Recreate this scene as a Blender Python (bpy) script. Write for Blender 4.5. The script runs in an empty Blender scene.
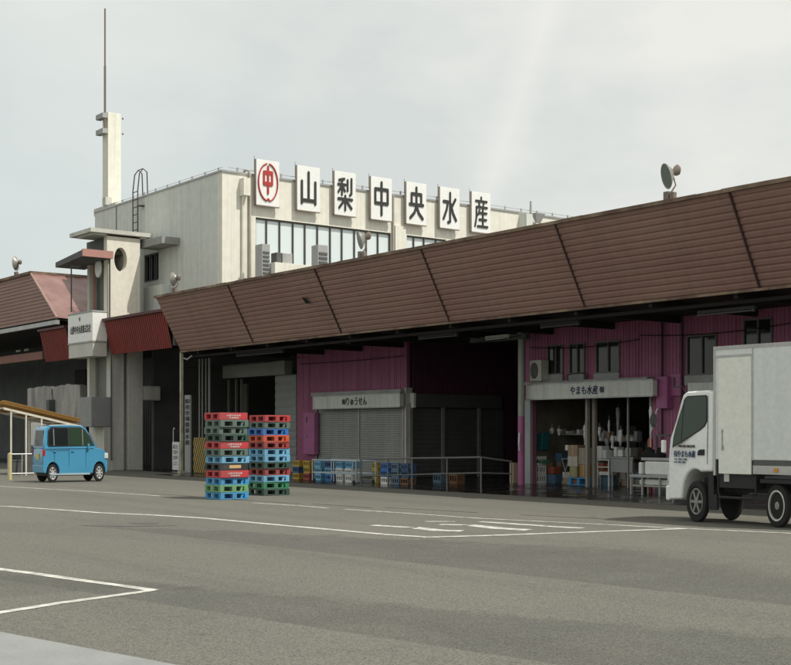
import bpy, math, random
from mathutils import Vector, Matrix
random.seed(7)
sc = bpy.context.scene
C = sc.collection
PI = math.pi

# ------------------------------------------------------------------ camera
EYE = 1.5; F = 1278.0; HY = 433.0; CX = 395.5
CA, SA = 0.7967, 0.6043                     # view direction (-CA, SA), right (SA, CA)
cam = bpy.data.cameras.new("camera"); cam_o = bpy.data.objects.new("camera", cam); C.objects.link(cam_o)
cam.sensor_width = 36; cam.lens = 36*F/791; cam.shift_y = (HY-332.5)/791
cam.clip_start = 0.1; cam.clip_end = 3000
cam_o.location = (0, 0, EYE)
cam_o.rotation_euler = (PI/2, 0, math.atan2(CA, SA))
sc.camera = cam_o

def tt(px): return (px-CX)/F
def onY(px, Y):                              # X where the view column px meets the plane Y
    t = tt(px); d = Y/(SA+CA*t); return d*(-CA+SA*t)
def onX(px, X):
    t = tt(px); d = X/(-CA+SA*t); return d*(SA+CA*t)
def dep(X, Y): return -CA*X+SA*Y
def zat(py, X, Y): return EYE+(HY-py)*dep(X, Y)/F
def gp(px, py, z=0.0):
    d = F*(EYE-z)/(py-HY); t = tt(px)
    return (d*(-CA+SA*t), d*(SA+CA*t))

# ------------------------------------------------------------------ materials
def new_mat(name):
    m = bpy.data.materials.new(name); m.use_nodes = True
    nt = m.node_tree; b = nt.nodes["Principled BSDF"]
    return m, nt, b
def noise_fac(nt, scale, detail=4, vec_scale=(1, 1, 1), rough=.55):
    tc = nt.nodes.new("ShaderNodeTexCoord"); mp = nt.nodes.new("ShaderNodeMapping")
    mp.inputs["Scale"].default_value = vec_scale
    nt.links.new(tc.outputs["Object"], mp.inputs["Vector"])
    n = nt.nodes.new("ShaderNodeTexNoise"); n.inputs["Scale"].default_value = scale
    n.inputs["Detail"].default_value = detail; n.inputs["Roughness"].default_value = rough
    nt.links.new(mp.outputs["Vector"], n.inputs["Vector"])
    return n.outputs["Fac"]
def ramp(nt, fac, a, b, ca=(0, 0, 0, 1), cb=(1, 1, 1, 1)):
    r = nt.nodes.new("ShaderNodeValToRGB")
    r.color_ramp.elements[0].position = a; r.color_ramp.elements[1].position = b
    r.color_ramp.elements[0].color = ca; r.color_ramp.elements[1].color = cb
    nt.links.new(fac, r.inputs["Fac"]); return r.outputs["Color"]
def mixc(nt, fac, a, b, mode='MIX'):
    m = nt.nodes.new("ShaderNodeMix"); m.data_type = 'RGBA'; m.blend_type = mode
    if isinstance(fac, float): m.inputs[0].default_value = fac
    else: nt.links.new(fac, m.inputs[0])
    for i, v in ((6, a), (7, b)):
        if isinstance(v, tuple): m.inputs[i].default_value = (*v[:3], 1)
        else: nt.links.new(v, m.inputs[i])
    return m.outputs[2]
def bump(nt, b, h, strength=.3, dist=.02):
    bp = nt.nodes.new("ShaderNodeBump"); bp.inputs["Strength"].default_value = strength
    bp.inputs["Distance"].default_value = dist
    nt.links.new(h, bp.inputs["Height"]); nt.links.new(bp.outputs["Normal"], b.inputs["Normal"])
_mats = {}
def paint(name, col, rough=.6, dirt=None, amt=.5, scale=1.2, streak=(1, 1, 1), metal=0, spot=.5, fine=12, bmp=.0, rain=0, rainv=(7, 7, .16)):
    """painted / worn surface: colour with soft dirt patches and fine grain"""
    if name in _mats: return _mats[name]
    m, nt, b = new_mat(name); dirt = dirt or tuple(c*.55 for c in col)
    f1 = ramp(nt, noise_fac(nt, scale, 5, streak), spot-.12, spot+.25)
    fm = nt.nodes.new("ShaderNodeMath"); fm.operation = 'MULTIPLY'; fm.inputs[1].default_value = amt
    nt.links.new(f1, fm.inputs[0])
    c = mixc(nt, fm.outputs[0], col, dirt)
    if rain:
        fr = ramp(nt, noise_fac(nt, 1.0, 5, rainv, .6), .50, .72)
        fq = nt.nodes.new("ShaderNodeMath"); fq.operation = 'MULTIPLY'; fq.inputs[1].default_value = rain
        nt.links.new(fr, fq.inputs[0]); c = mixc(nt, fq.outputs[0], c, tuple(v*.55 for v in dirt))
    f2 = ramp(nt, noise_fac(nt, fine, 3), .3, .7, (.93, .93, .93, 1), (1.05, 1.05, 1.05, 1))
    c = mixc(nt, 1.0, c, f2, 'MULTIPLY')
    nt.links.new(c, b.inputs["Base Color"])
    b.inputs["Roughness"].default_value = rough; b.inputs["Metallic"].default_value = metal
    if bmp: bump(nt, b, noise_fac(nt, fine*2, 4), bmp, .01)
    _mats[name] = m; return m
def glass(name, col=(.02, .025, .025), rough=.05, spec=.6):
    if name in _mats: return _mats[name]
    m, nt, b = new_mat(name)
    b.inputs["Base Color"].default_value = (*col, 1); b.inputs["Roughness"].default_value = rough
    b.inputs["Specular IOR Level"].default_value = spec
    _mats[name] = m; return m

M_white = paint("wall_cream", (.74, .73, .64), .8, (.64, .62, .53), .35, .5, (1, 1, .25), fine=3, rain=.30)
M_wshade = paint("wall_shaded", (.62, .65, .60), .85, (.52, .55, .50), .5, .45, (1, 1, .22), fine=3, rain=.35)  # the office wall again, its shade-side grey put into the colour
M_conc = paint("concrete", (.58, .58, .52), .9, (.40, .40, .35), .6, .9, (1, 1, .3), fine=6, bmp=.2, rain=.35, rainv=(3, 3, .2))
M_concd = paint("weathered_concrete", (.42, .41, .38), .95, (.14, .14, .13), .8, 1.1, (1, 1, .35), fine=8, bmp=.3, rain=.55, rainv=(2.5, 2.5, .5))
M_cream = paint("cream_plaster", (.74, .71, .61), .85, (.66, .62, .52), .5, 1.1, (1, 1, .4), fine=5, rain=.4)
M_grey = paint("grey_panel", (.36, .37, .36), .6, (.22, .22, .21), .6, 1.5, (1, 1, .3))
M_dgrey = paint("dark_grey_panel", (.10, .105, .10), .7, (.05, .05, .05), .6, 1.4)
M_black = paint("dark_interior", (.006, .006, .006), .95, (.003, .003, .003), .5)  # near-black colour carries the rooms' deep shade; cables and netting share it
M_steel = paint("galvanised_steel", (.42, .43, .42), .45, (.25, .24, .22), .6, 3, metal=.4)
M_rust = paint("rusty_trim", (.11, .065, .05), .8, (.34, .26, .17), .8, 1.6, (1, 1, 1), spot=.5, fine=9)
M_post = paint("peeling_post", (.52, .50, .38), .7, (.16, .09, .05), .9, 3.5, (1, 1, .5), spot=.52)
M_brown = paint("brown_sheet", (.240, .136, .110), .6, (.31, .205, .155), .6, .8, (.35, 1, 1), fine=7, rain=.5, rainv=(2.6, .25, .25))
M_brown2 = paint("brown_sheet_lit", (.20, .10, .088), .4, (.30, .18, .15), .8, 1.2, fine=3)
M_red = paint("red_cladding", (.21, .028, .022), .6, (.14, .02, .016), .6, 1.5, (1, 1, .3), rain=.5)
M_redbr = paint("dark_red_roof", (.07, .02, .018), .6, (.08, .03, .025), .6, 2)
M_purple = paint("purple_cladding", (.39, .132, .240), .6, (.25, .085, .155), .7, 1.6, (1, 1, .2), fine=5, rain=.7)
M_pink = paint("pink_paint", (.42, .13, .29), .55, (.30, .10, .21), .6, 2.5)
M_pinkband = paint("faded_pink_band", (.42, .22, .185), .7, (.32, .17, .14), .6, 1.5)
M_sign = paint("sign_white", (.80, .81, .78), .5, (.70, .70, .67), .3, .8, (1, 1, .4))
M_signgrey = paint("signboard_grey", (.70, .73, .67), .6, (.55, .57, .52), .6, 1.2, (1, 1, .3), rain=.5)
M_dgtext = paint("dark_letter", (.028, .03, .028), .6)
M_redtext = paint("red_letter", (.42, .035, .03), .6)
M_blue_t = paint("navy_letter", (.02, .045, .13), .6)
M_wtext = paint("white_letter", (.8, .75, .72), .6)
M_shut = paint("shutter_slats", (.34, .36, .335), .5, (.24, .25, .235), .6, 1, (1, 1, .3), rain=.5)
M_skyblinds = glass("glass_sky_blinds", (.66, .74, .74), .12, .9)  # pale blinds, with the sky's reflection painted into the base colour
M_glass = glass("dark_glass", (.015, .02, .02), .06, .5)
M_rubber = paint("rubber", (.018, .018, .018), .85)
M_alu = paint("alloy", (.82, .82, .80), .35, metal=.5)
M_van = paint("sky_blue_paint", (.070, .29, .47), .14, (.07, .285, .45), .2, .6, fine=1)
M_van.node_tree.nodes["Principled BSDF"].inputs["Coat Weight"].default_value = .6
M_truck = paint("truck_white", (.80, .83, .80), .3, (.72, .74, .70), .3, 1.5, (1, 1, .4))
M_box = paint("box_panel", (.70, .74, .71), .5, (.62, .65, .62), .35, .8, (1, 1, .25), rain=.12)
M_chassis = paint("chassis_black", (.02, .02, .022), .7)
M_alubox = paint("alu_rail", (.5, .5, .48), .5, metal=.3)
M_yel = paint("yellow_plastic", (.40, .27, .04), .5, (.4, .26, .03), .5, 4)
M_card = paint("cardboard", (.40, .27, .17), .85, (.30, .2, .12), .5, 4)
M_foam = paint("white_foam", (.75, .76, .73), .7, (.6, .6, .58), .4, 4)
M_teal = paint("teal_sheet", (.02, .13, .14), .6)
M_lamp = paint("lamp_housing", (.16, .15, .13), .5, (.25, .13, .08), .6, 6)
M_tube = paint("lamp_tube", (.8, .8, .74), .4)

# striped board
def stripe_mat():
    m, nt, b = new_mat("hazard_stripes")
    tc = nt.nodes.new("ShaderNodeTexCoord"); w = nt.nodes.new("ShaderNodeTexWave")
    w.wave_type = 'BANDS'; w.bands_direction = 'DIAGONAL'; w.inputs["Scale"].default_value = 1.9
    mp = nt.nodes.new("ShaderNodeMapping"); mp.inputs["Scale"].default_value = (-2.2, 0, 1.1)
    nt.links.new(tc.outputs["Object"], mp.inputs["Vector"]); nt.links.new(mp.outputs["Vector"], w.inputs["Vector"])
    c = ramp(nt, w.outputs["Fac"], .47, .53, (.02, .02, .02, 1), (.45, .32, .05, 1))
    nt.links.new(c, b.inputs["Base Color"]); b.inputs["Roughness"].default_value = .6
    return m
M_stripe = stripe_mat()
def fiber_mat():
    m, nt, b = new_mat("fibreglass_roof")
    b.inputs["Base Color"].default_value = (.45, .30, .12, 1); b.inputs["Roughness"].default_value = .6
    tr = nt.nodes.new("ShaderNodeBsdfTranslucent"); tr.inputs[0].default_value = (.38, .22, .07, 1)
    mx = nt.nodes.new("ShaderNodeMixShader"); mx.inputs[0].default_value = .35
    nt.links.new(b.outputs[0], mx.inputs[1]); nt.links.new(tr.outputs[0], mx.inputs[2])
    nt.links.new(mx.outputs[0], nt.nodes["Material Output"].inputs[0]); return m
M_fiber = fiber_mat()

def asphalt():
    m, nt, b = new_mat("asphalt")
    f = ramp(nt, noise_fac(nt, .22, 6, (1, 1.6, 1)), .36, .66)
    c = mixc(nt, f, (.146, .143, .122), (.122, .121, .104))
    f = ramp(nt, noise_fac(nt, .05, 3, (1, 2.2, 1)), .45, .6)
    c = mixc(nt, f, c, (.132, .129, .110))
    # tyre tracks and drag marks running along the yard
    f = ramp(nt, noise_fac(nt, .9, 4, (.06, 1.2, 1)), .52, .72)
    fm = nt.nodes.new("ShaderNodeMath"); fm.operation = 'MULTIPLY'; fm.inputs[1].default_value = .38
    nt.links.new(f, fm.inputs[0]); c = mixc(nt, fm.outputs[0], c, (.09, .086, .075))
    # re-laid darker strips: bounded by lines on the ground, ragged with noise
    tcp = nt.nodes.new("ShaderNodeTexCoord"); nz = noise_fac(nt, 1.7, 9, (1, 1, 1), .72)
    def side(p, q, soft, amp, ref):
        P, Q = gp(*p), gp(*q); dx, dy = Q[0]-P[0], Q[1]-P[1]; l = math.hypot(dx, dy); nx, ny = dy/l, -dx/l
        if (ref[0]-P[0])*nx+(ref[1]-P[1])*ny < 0: nx, ny = -nx, -ny
        dt = nt.nodes.new("ShaderNodeVectorMath"); dt.operation = 'DOT_PRODUCT'; dt.inputs[1].default_value = (nx, ny, 0); nt.links.new(tcp.outputs["Object"], dt.inputs[0])
        a = nt.nodes.new("ShaderNodeMath"); a.operation = 'MULTIPLY_ADD'; nt.links.new(nz, a.inputs[0]); a.inputs[1].default_value = amp; nt.links.new(dt.outputs["Value"], a.inputs[2])
        mr = nt.nodes.new("ShaderNodeMapRange"); k = -(P[0]*nx+P[1]*ny)+amp*.5
        c0 = P[0]*nx+P[1]*ny+amp*.5; mr.inputs["From Min"].default_value = c0-soft; mr.inputs["From Max"].default_value = c0+soft; nt.links.new(a.outputs[0], mr.inputs["Value"]); return mr.outputs["Result"]
    def mul(a, b):
        m_ = nt.nodes.new("ShaderNodeMath"); m_.operation = 'MULTIPLY'
        for i, v in enumerate((a, b)):
            if isinstance(v, float): m_.inputs[i].default_value = v
            else: nt.links.new(v, m_.inputs[i])
        return m_.outputs[0]
    for near, far, rgt, ref, dark, fa in (
            (((90, 593), (600, 671)), ((800, 640), (200, 588)), None, (420, 625), .62, 1.5),
            (((170, 535), (460, 568)), ((700, 552), (150, 528)), ((900, 600), (620, 545)), (400, 550), .60, 2.0),
            (((440, 560), (900, 590)), ((900, 572), (440, 546)), None, (640, 567), .18, 2.2),
            (((-100, 560), (160, 592)), ((120, 588), (-100, 606)), None, (40, 588), .45, .2)):
        g0 = gp(*ref)
        f = mul(side(near[0], near[1], .02, .06, g0), side(far[0], far[1], .12, fa, g0))
        if rgt: f = mul(f, side(rgt[0], rgt[1], .3, 1.2, g0))
        nb = ramp(nt, noise_fac(nt, .9, 6, (1, 1, 1), .65), .40, .62, (1, 1, 1, 1), (.62, .62, .62, 1))
        f = mul(f, nb)
        c = mixc(nt, mul(f, dark), c, (.074, .074, .067))
    # hairline cracks
    cn = noise_fac(nt, .55, 7, (1, 1, 1), .6); sb = nt.nodes.new("ShaderNodeMath"); sb.operation = 'SUBTRACT'; sb.inputs[1].default_value = .47; nt.links.new(cn, sb.inputs[0])
    aa = nt.nodes.new("ShaderNodeMath"); aa.operation = 'ABSOLUTE'; nt.links.new(sb.outputs[0], aa.inputs[0])
    cr = ramp(nt, aa.outputs[0], .0008, .0022, (1, 1, 1, 1), (0, 0, 0, 1)); reg = ramp(nt, noise_fac(nt, .16, 2), .5, .58)
    c = mixc(nt, mul(mul(cr, reg), .45), c, (.05, .048, .042))
    # aggregate
    tc = nt.nodes.new("ShaderNodeTexCoord"); v = nt.nodes.new("ShaderNodeTexVoronoi"); v.inputs["Scale"].default_value = 85
    nt.links.new(tc.outputs["Object"], v.inputs["Vector"])
    g = ramp(nt, v.outputs["Color"], .05, .95, (.60, .60, .60, 1), (1.42, 1.42, 1.40, 1))
    c = mixc(nt, 1.0, c, g, 'MULTIPLY')
    g2 = ramp(nt, noise_fac(nt, 40, 3, (1, 1, 1), .7), .3, .7, (.80, .80, .80, 1), (1.18, 1.18, 1.16, 1))
    c = mixc(nt, 1.0, c, g2, 'MULTIPLY')
    # small dark oil spots
    f = ramp(nt, noise_fac(nt, .75, 3, (1, 1, 1)), .70, .76)
    fm = nt.nodes.new("ShaderNodeMath"); fm.operation = 'MULTIPLY'; fm.inputs[1].default_value = .5
    nt.links.new(f, fm.inputs[0]); c = mixc(nt, fm.outputs[0], c, (.06, .058, .05))
    nt.links.new(c, b.inputs["Base Color"]); b.inputs["Roughness"].default_value = .9
    b.inputs["Specular IOR Level"].default_value = .3
    bump(nt, b, v.outputs["Distance"], .35, .006)
    return m
M_asph = asphalt()
M_patch = paint("asphalt_patch_mix", (.112, .108, .092), .92, (.150, .142, .120), .85, .9, (1, 1, 1), fine=45, bmp=.3)
M_line = paint("road_paint", (.60, .60, .54), .8, (.17, .165, .145), .95, 6.5, (1, 1, 1), spot=.51, fine=40)
M_kerb = paint("pale_concrete", (.25, .262, .255), .9, (.19, .195, .185), .8, 1.6, fine=30, bmp=.2)
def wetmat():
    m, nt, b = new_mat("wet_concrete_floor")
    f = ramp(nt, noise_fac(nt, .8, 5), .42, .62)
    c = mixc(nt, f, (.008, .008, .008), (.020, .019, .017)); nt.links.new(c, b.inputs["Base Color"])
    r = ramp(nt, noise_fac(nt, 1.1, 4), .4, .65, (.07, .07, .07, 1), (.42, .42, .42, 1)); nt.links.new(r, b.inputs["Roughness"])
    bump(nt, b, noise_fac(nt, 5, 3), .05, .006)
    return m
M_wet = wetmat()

# ------------------------------------------------------------------ mesh helpers
class MB:
    def __init__(s, xf=None): s.v = []; s.f = []; s.xf = xf
    def add(s, vs, fs):
        n = len(s.v); s.v += [tuple(v) for v in vs]; s.f += [tuple(i+n for i in f) for f in fs]; return s
    def box(s, x0, x1, y0, y1, z0, z1):
        if x0 > x1: x0, x1 = x1, x0
        if y0 > y1: y0, y1 = y1, y0
        if z0 > z1: z0, z1 = z1, z0
        return s.add([(x0,y0,z0),(x1,y0,z0),(x1,y1,z0),(x0,y1,z0),(x0,y0,z1),(x1,y0,z1),(x1,y1,z1),(x0,y1,z1)],
            [(0,3,2,1),(4,5,6,7),(0,1,5,4),(1,2,6,5),(2,3,7,6),(3,0,4,7)])
    def hexa(s, p):                          # 8 free corners, bottom ring then top ring
        return s.add(p, [(0,3,2,1),(4,5,6,7),(0,1,5,4),(1,2,6,5),(2,3,7,6),(3,0,4,7)])
    def prism(s, a, b):                      # two matching rings
        n = len(a); return s.add(list(a)+list(b), [tuple(range(n))[::-1], tuple(range(n, 2*n))]+[(i,(i+1)%n,n+(i+1)%n,n+i) for i in range(n)])
    def tube(s, pts, r, n=8):
        pts = [Vector(p) for p in pts]; rings = []; up = None
        for i, p in enumerate(pts):
            d = ((pts[min(i+1, len(pts)-1)]-pts[max(i-1, 0)])).normalized()
            if up is None or abs(up.dot(d)) > .95: up = Vector((0,0,1)) if abs(d.z) < .9 else Vector((1,0,0))
            a = d.cross(up).normalized(); b = d.cross(a).normalized(); up = -b if up.dot(-b) > 0 else b
            rings.append([p+(a*math.cos(2*PI*k/n)+b*math.sin(2*PI*k/n))*r for k in range(n)])
        vs = [v for rg in rings for v in rg]; fs = []
        for i in range(len(rings)-1):
            for k in range(n):
                fs.append((i*n+k, i*n+(k+1)%n, (i+1)*n+(k+1)%n, (i+1)*n+k))
        fs.append(tuple(range(n))[::-1]); fs.append(tuple(range((len(rings)-1)*n, len(rings)*n)))
        return s.add(vs, fs)
    def lathe(s, c, axis, prof, n=24):       # prof: (distance along axis, radius)
        ax = Vector(axis).normalized(); t = Vector((0,0,1)) if abs(ax.z) < .9 else Vector((1,0,0))
        a = ax.cross(t).normalized(); b = ax.cross(a).normalized(); c = Vector(c); vs = []; fs = []
        for (h, r) in prof:
            for k in range(n):
                q = 2*PI*k/n; vs.append(c+ax*h+(a*math.cos(q)+b*math.sin(q))*r)
        for i in range(len(prof)-1):
            for k in range(n): fs.append((i*n+k, i*n+(k+1)%n, (i+1)*n+(k+1)%n, (i+1)*n+k))
        fs.append(tuple(range(n))[::-1]); fs.append(tuple(range((len(prof)-1)*n, len(prof)*n)))
        return s.add(vs, fs)
    def build(s, name, mat, parent=None, bevel=0, smooth=False, local=False, seg=2):
        vs = [s.xf(v) for v in s.v] if s.xf else s.v
        if parent is not None and not local:
            L = parent.matrix_world_loc; vs = [(v[0]-L[0], v[1]-L[1], v[2]-L[2]) for v in vs]
        me = bpy.data.meshes.new(name); me.from_pydata([tuple(v) for v in vs], [], s.f); me.update()
        import bmesh
        bm = bmesh.new(); bm.from_mesh(me); bmesh.ops.recalc_face_normals(bm, faces=bm.faces); bm.to_mesh(me); bm.free()
        me.materials.append(mat)
        o = bpy.data.objects.new(name, me); C.objects.link(o)
        if parent is not None: o.parent = parent.o if isinstance(parent, Root) else parent
        if bevel:
            m = o.modifiers.new("bevel", 'BEVEL'); m.width = bevel; m.segments = seg; m.limit_method = 'ANGLE'; m.angle_limit = math.radians(35)
        if smooth:
            me.polygons.foreach_set("use_smooth", [True]*len(me.polygons))
            try: me.set_sharp_from_angle(angle=math.radians(38))
            except Exception: pass
        return o
class Root:
    """an Empty at a thing's base; parts are written in world coordinates and stored relative to it"""
    def __init__(s, name, label, cat, loc=(0, 0, 0), group=None):
        s.o = bpy.data.objects.new(name, None); C.objects.link(s.o); s.o.location = loc
        s.o.empty_display_size = .2; s.matrix_world_loc = loc; tag(s.o, label, cat, group)
class Sub:
    """parent wrapper for sub-parts (the part object carries no transform of its own)"""
    pass
def tag(o, label=None, cat=None, group=None, kind=None):
    if label: o["label"] = label
    if cat: o["category"] = cat
    if group: o["group"] = group
    if kind: o["kind"] = kind
    return o
def sub(mb, name, mat, part, root, **k):     # sub-part: child of a part, same space as root
    o = mb.build(name, mat, root, **k); o.parent = part; return o
def struct(o): o["kind"] = "structure"; return o
def solo(mb, name, mat, label, cat, base, group=None, **k):
    """a thing that is one mesh, its origin at its base"""
    r = type("R", (), {})(); 
    vs = [mb.xf(v) for v in mb.v] if mb.xf else mb.v
    mb.v = [(v[0]-base[0], v[1]-base[1], v[2]-base[2]) for v in vs]; mb.xf = None
    o = mb.build(name, mat, None, **k); o.location = base
    return tag(o, label, cat, group)

def text(name, s, mat, root, origin, u, w, h, parent=None, bold=.0, ext=.012, per=False, out=None):
    """lettering fitted in a w x h box; u = reading direction (unit, horizontal); z up; lies facing `out`"""
    cu = bpy.data.curves.new(name, "FONT"); cu.body = s; cu.extrude = 0; cu.offset = bold; cu.resolution_u = 3
    to = bpy.data.objects.new("tmp", cu); C.objects.link(to)
    dg = bpy.context.evaluated_depsgraph_get(); dg.update()
    me = bpy.data.meshes.new_from_object(to.evaluated_get(dg)); bpy.data.objects.remove(to)
    xs = [v.co.x for v in me.vertices]; ys = [v.co.y for v in me.vertices]
    x0, x1, y0, y1 = min(xs), max(xs), min(ys), max(ys)
    U = Vector((u[0], u[1], 0)); N = Vector((u[1], -u[0], 0))
    L = Vector(root.matrix_world_loc)
    for v in me.vertices:
        p = Vector(origin)+U*((v.co.x-x0)/(x1-x0)*w)+Vector((0,0,1))*((v.co.y-y0)/(y1-y0)*h)+N*ext
        v.co = p-L
    me.materials.clear(); me.materials.append(mat)
    o = bpy.data.objects.new(name, me); C.objects.link(o); o.parent = parent or root.o
    sm = o.modifiers.new("solid", 'SOLIDIFY'); sm.thickness = ext*.8; sm.offset = 0
    return o

def corr_x(mb, x0, x1, y, z0, z1, pitch=.11, dp=.022):
    """vertical-rib sheet in the XZ plane facing -Y"""
    n = max(1, round((x1-x0)/pitch)); pts = []
    for i in range(n):
        a = x0+(x1-x0)*i/n; b = x0+(x1-x0)*(i+1)/n; w = b-a
        pts += [(a, y), (a+w*.38, y), (a+w*.48, y-dp), (a+w*.9, y-dp)]
    pts.append((x1, y))
    vs = [(p[0], p[1], z0) for p in pts]+[(p[0], p[1], z1) for p in pts]; m = len(pts)
    mb.add(vs, [(i, i+1, m+i+1, m+i) for i in range(m-1)])
def corr_y(mb, y0, y1, x, z0, z1, pitch=.11, dp=.022):
    n = max(1, round((y1-y0)/pitch)); pts = []
    for i in range(n):
        a = y0+(y1-y0)*i/n; b = y0+(y1-y0)*(i+1)/n; w = b-a
        pts += [(x, a), (x, a+w*.38), (x+dp, a+w*.48), (x+dp, a+w*.9)]
    pts.append((x, y1))
    vs = [(p[0], p[1], z0) for p in pts]+[(p[0], p[1], z1) for p in pts]; m = len(pts)
    mb.add(vs, [(i, i+1, m+i+1, m+i) for i in range(m-1)])
def rects(x0, x1, z0, z1, holes):
    """rectangles left over when holes (x0,x1,z0,z1) are cut"""
    xs = sorted(set([x0, x1]+[min(max(v, x0), x1) for h in holes for v in h[:2]])); out = []
    for a, b in zip(xs, xs[1:]):
        if b-a < 1e-4: continue
        m = (a+b)/2; hs = sorted((h[2], h[3]) for h in holes if h[0] <= m <= h[1]); z = z0
        for (p, q) in hs:
            if p > z: out.append((a, b, z, min(p, z1)))
            z = max(z, q)
        if z < z1: out.append((a, b, z, z1))
    return out

# ------------------------------------------------------------------ ground
mb = MB(); N = 8
mb.add([(-900, -300, 0), (700, -300, 0), (700, 1200, 0), (-900, 1200, 0)], [(0, 1, 2, 3)])
struct(mb.build("ground", M_asph))
mb = MB(); mb.add([(-41.9, 20.9, .004), (-3, 20.75, .004), (-3, 48, .004), (-41.9, 48, .004)], [(0, 1, 2, 3)])
struct(mb.build("wet_floor", M_wet))
mb = MB(); mb.add([(-75, 23.6, .004), (-42.05, 22.4, .004), (-42.05, 48, .004), (-75, 48, .004)], [(0, 1, 2, 3)])
struct(mb.build("yard_floor", M_wet))

def strip(mb, pts, w, z=.004):
    """ground line through photograph-measured points; width in metres across the line of travel"""
    P = [Vector((*gp(*p), 0)) for p in pts] if len(pts[0]) == 2 else [Vector(p) for p in pts]
    # subdivide with slight wobble so that painted edges are not ruler-straight
    Q = []
    for a, b in zip(P, P[1:]):
        n = max(1, int((b-a).length/.5))
        for k in range(n): Q.append(a.lerp(b, k/n))
    Q.append(P[-1]); vs = []; fs = []
    for i, p in enumerate(Q):
        d = (Q[min(i+1, len(Q)-1)]-Q[max(i-1, 0)]).normalized(); nrm = Vector((-d.y, d.x, 0))
        ww = w*(1+random.uniform(-.13, .13))/2; j = random.uniform(-.01, .01)
        vs += [(p+nrm*(ww+j)).to_tuple()[:2]+(z,), (p-nrm*(ww-j)).to_tuple()[:2]+(z,)]
    for i in range(len(Q)-1): fs.append((2*i, 2*i+1, 2*i+3, 2*i+2))
    mb.add(vs, fs)
mb = MB()
strip(mb, [(-60, 505), (8, 506.5), (60, 510), (80, 511.4), (100, 513), (150, 515), (200, 518), (300, 527), (390, 535), (432, 537.6)], .15)
struct(mb.build("painted_line", M_line))
mb = MB(); strip(mb, [(422, 537.6), (500, 535.4), (570, 532.8), (640, 530.4), (686, 528.8)], .15, .0046)
struct(mb.build("painted_line", M_line))
mb = MB(); strip(mb, [(-40, 484), (10, 487), (60, 489.8), (109, 492.7), (160, 496)], .10)
strip(mb, [(252, 503), (300, 506), (328, 508.3)], .10); strip(mb, [(345, 509.4), (400, 513), (480, 518.5), (570, 523), (670, 528), (779, 533), (860, 536.5)], .10)
struct(mb.build("painted_line", M_line))
mb = MB(); strip(mb, [(-60, 560.8), (7, 570.2), (154, 590.6)], .13); strip(mb, [(-40, 620), (7, 612), (60, 603.5), (136, 593), (153, 590.5)], .11, .0046)
struct(mb.build("painted_line", M_line))
mb = MB()                                   # worn painted characters seen almost edge-on
for pts, w in (([(373, 525.3), (392, 526.6), (415, 528)], .22), ([(412, 527.6), (438, 530.6), (462, 531.2)], .26), ([(440, 524.6), (470, 525.4)], .24),
               ([(468, 525.2), (500, 528.6), (529, 530.2)], .28), ([(480, 521.8), (520, 524.6), (548, 526.4)], .2), ([(544, 526.4), (582, 528.4)], .22), ([(425, 521.6), (455, 521.8)], .12)):
    strip(mb, pts, w, .0042)
struct(mb.build("painted_characters", M_line))
def blob(mb, cx, cy, rx, ry, n=26, z=.004, rot=0):
    vs = []
    for k in range(n):
        a = 2*PI*k/n; r = 1+random.uniform(-.14, .14); x = rx*r*math.cos(a); y = ry*r*math.sin(a)
        vs.append((cx+x*math.cos(rot)-y*math.sin(rot), cy+x*math.sin(rot)+y*math.cos(rot), z))
    mb.add(vs, [tuple(range(n))])
M_oil = paint("oil_stain", (.085, .08, .07), .7, (.14, .13, .11), .8, 3, fine=30)
mb = MB(); x, y = gp(130, 525.5); blob(mb, x, y, .75, .22, rot=.9); x, y = gp(143, 523); blob(mb, x, y, .35, .2, z=.0045)
struct(mb.build("ground", M_oil)).name = "oil_stain"
def poly(pts, name, mat, z=.004, jag=.03):
    P = [gp(*p) for p in pts]; Q = []
    for i in range(len(P)):
        a = Vector(P[i]); b = Vector(P[(i+1) % len(P)]); n = max(1, int((b-a).length/.35))
        for k in range(n):
            q = a.lerp(b, k/n); Q.append((q.x+random.uniform(-jag, jag), q.y+random.uniform(-jag, jag), z))
    m = MB(); m.add(Q, [tuple(range(len(Q)))]); return struct(m.build(name, mat))
poly([(-90, 615), (8, 633.6), (132, 657.2), (215, 673), (215, 760), (-90, 760)], "concrete_apron", M_kerb, jag=.012)
# shallow joint between the yard and the concrete forecourt strip
M_joint = paint("joint_crack", (.055, .05, .045), .9)
mb = MB()
for a, b in (((150, 494), (195, 496.5)), ((215, 498.5), (300, 503.5)), ((312, 504), (372, 508)), ((384, 507.6), (478, 512.8)), ((520, 515), (612, 519.6))):
    strip(mb, [a, ((a[0]+b[0])/2, (a[1]+b[1])/2+random.uniform(-.4, .4)), b], .05, .0035)
struct(mb.build("joint_crack", M_joint))

# ------------------------------------------------------------------ main hall
YF = 25.9                                   # facade plane
YB, ZB = 22.0, 4.50                         # lower edge of the flared awning
YT, ZT = 21.0, 6.395                        # upper edge
XL, XR = -42.0, -3.0
hall = Root("market_hall", "long purple clad market hall under a flared brown sheet metal awning", "market hall", (-22, YF, 0))
R_ = hall
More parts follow.
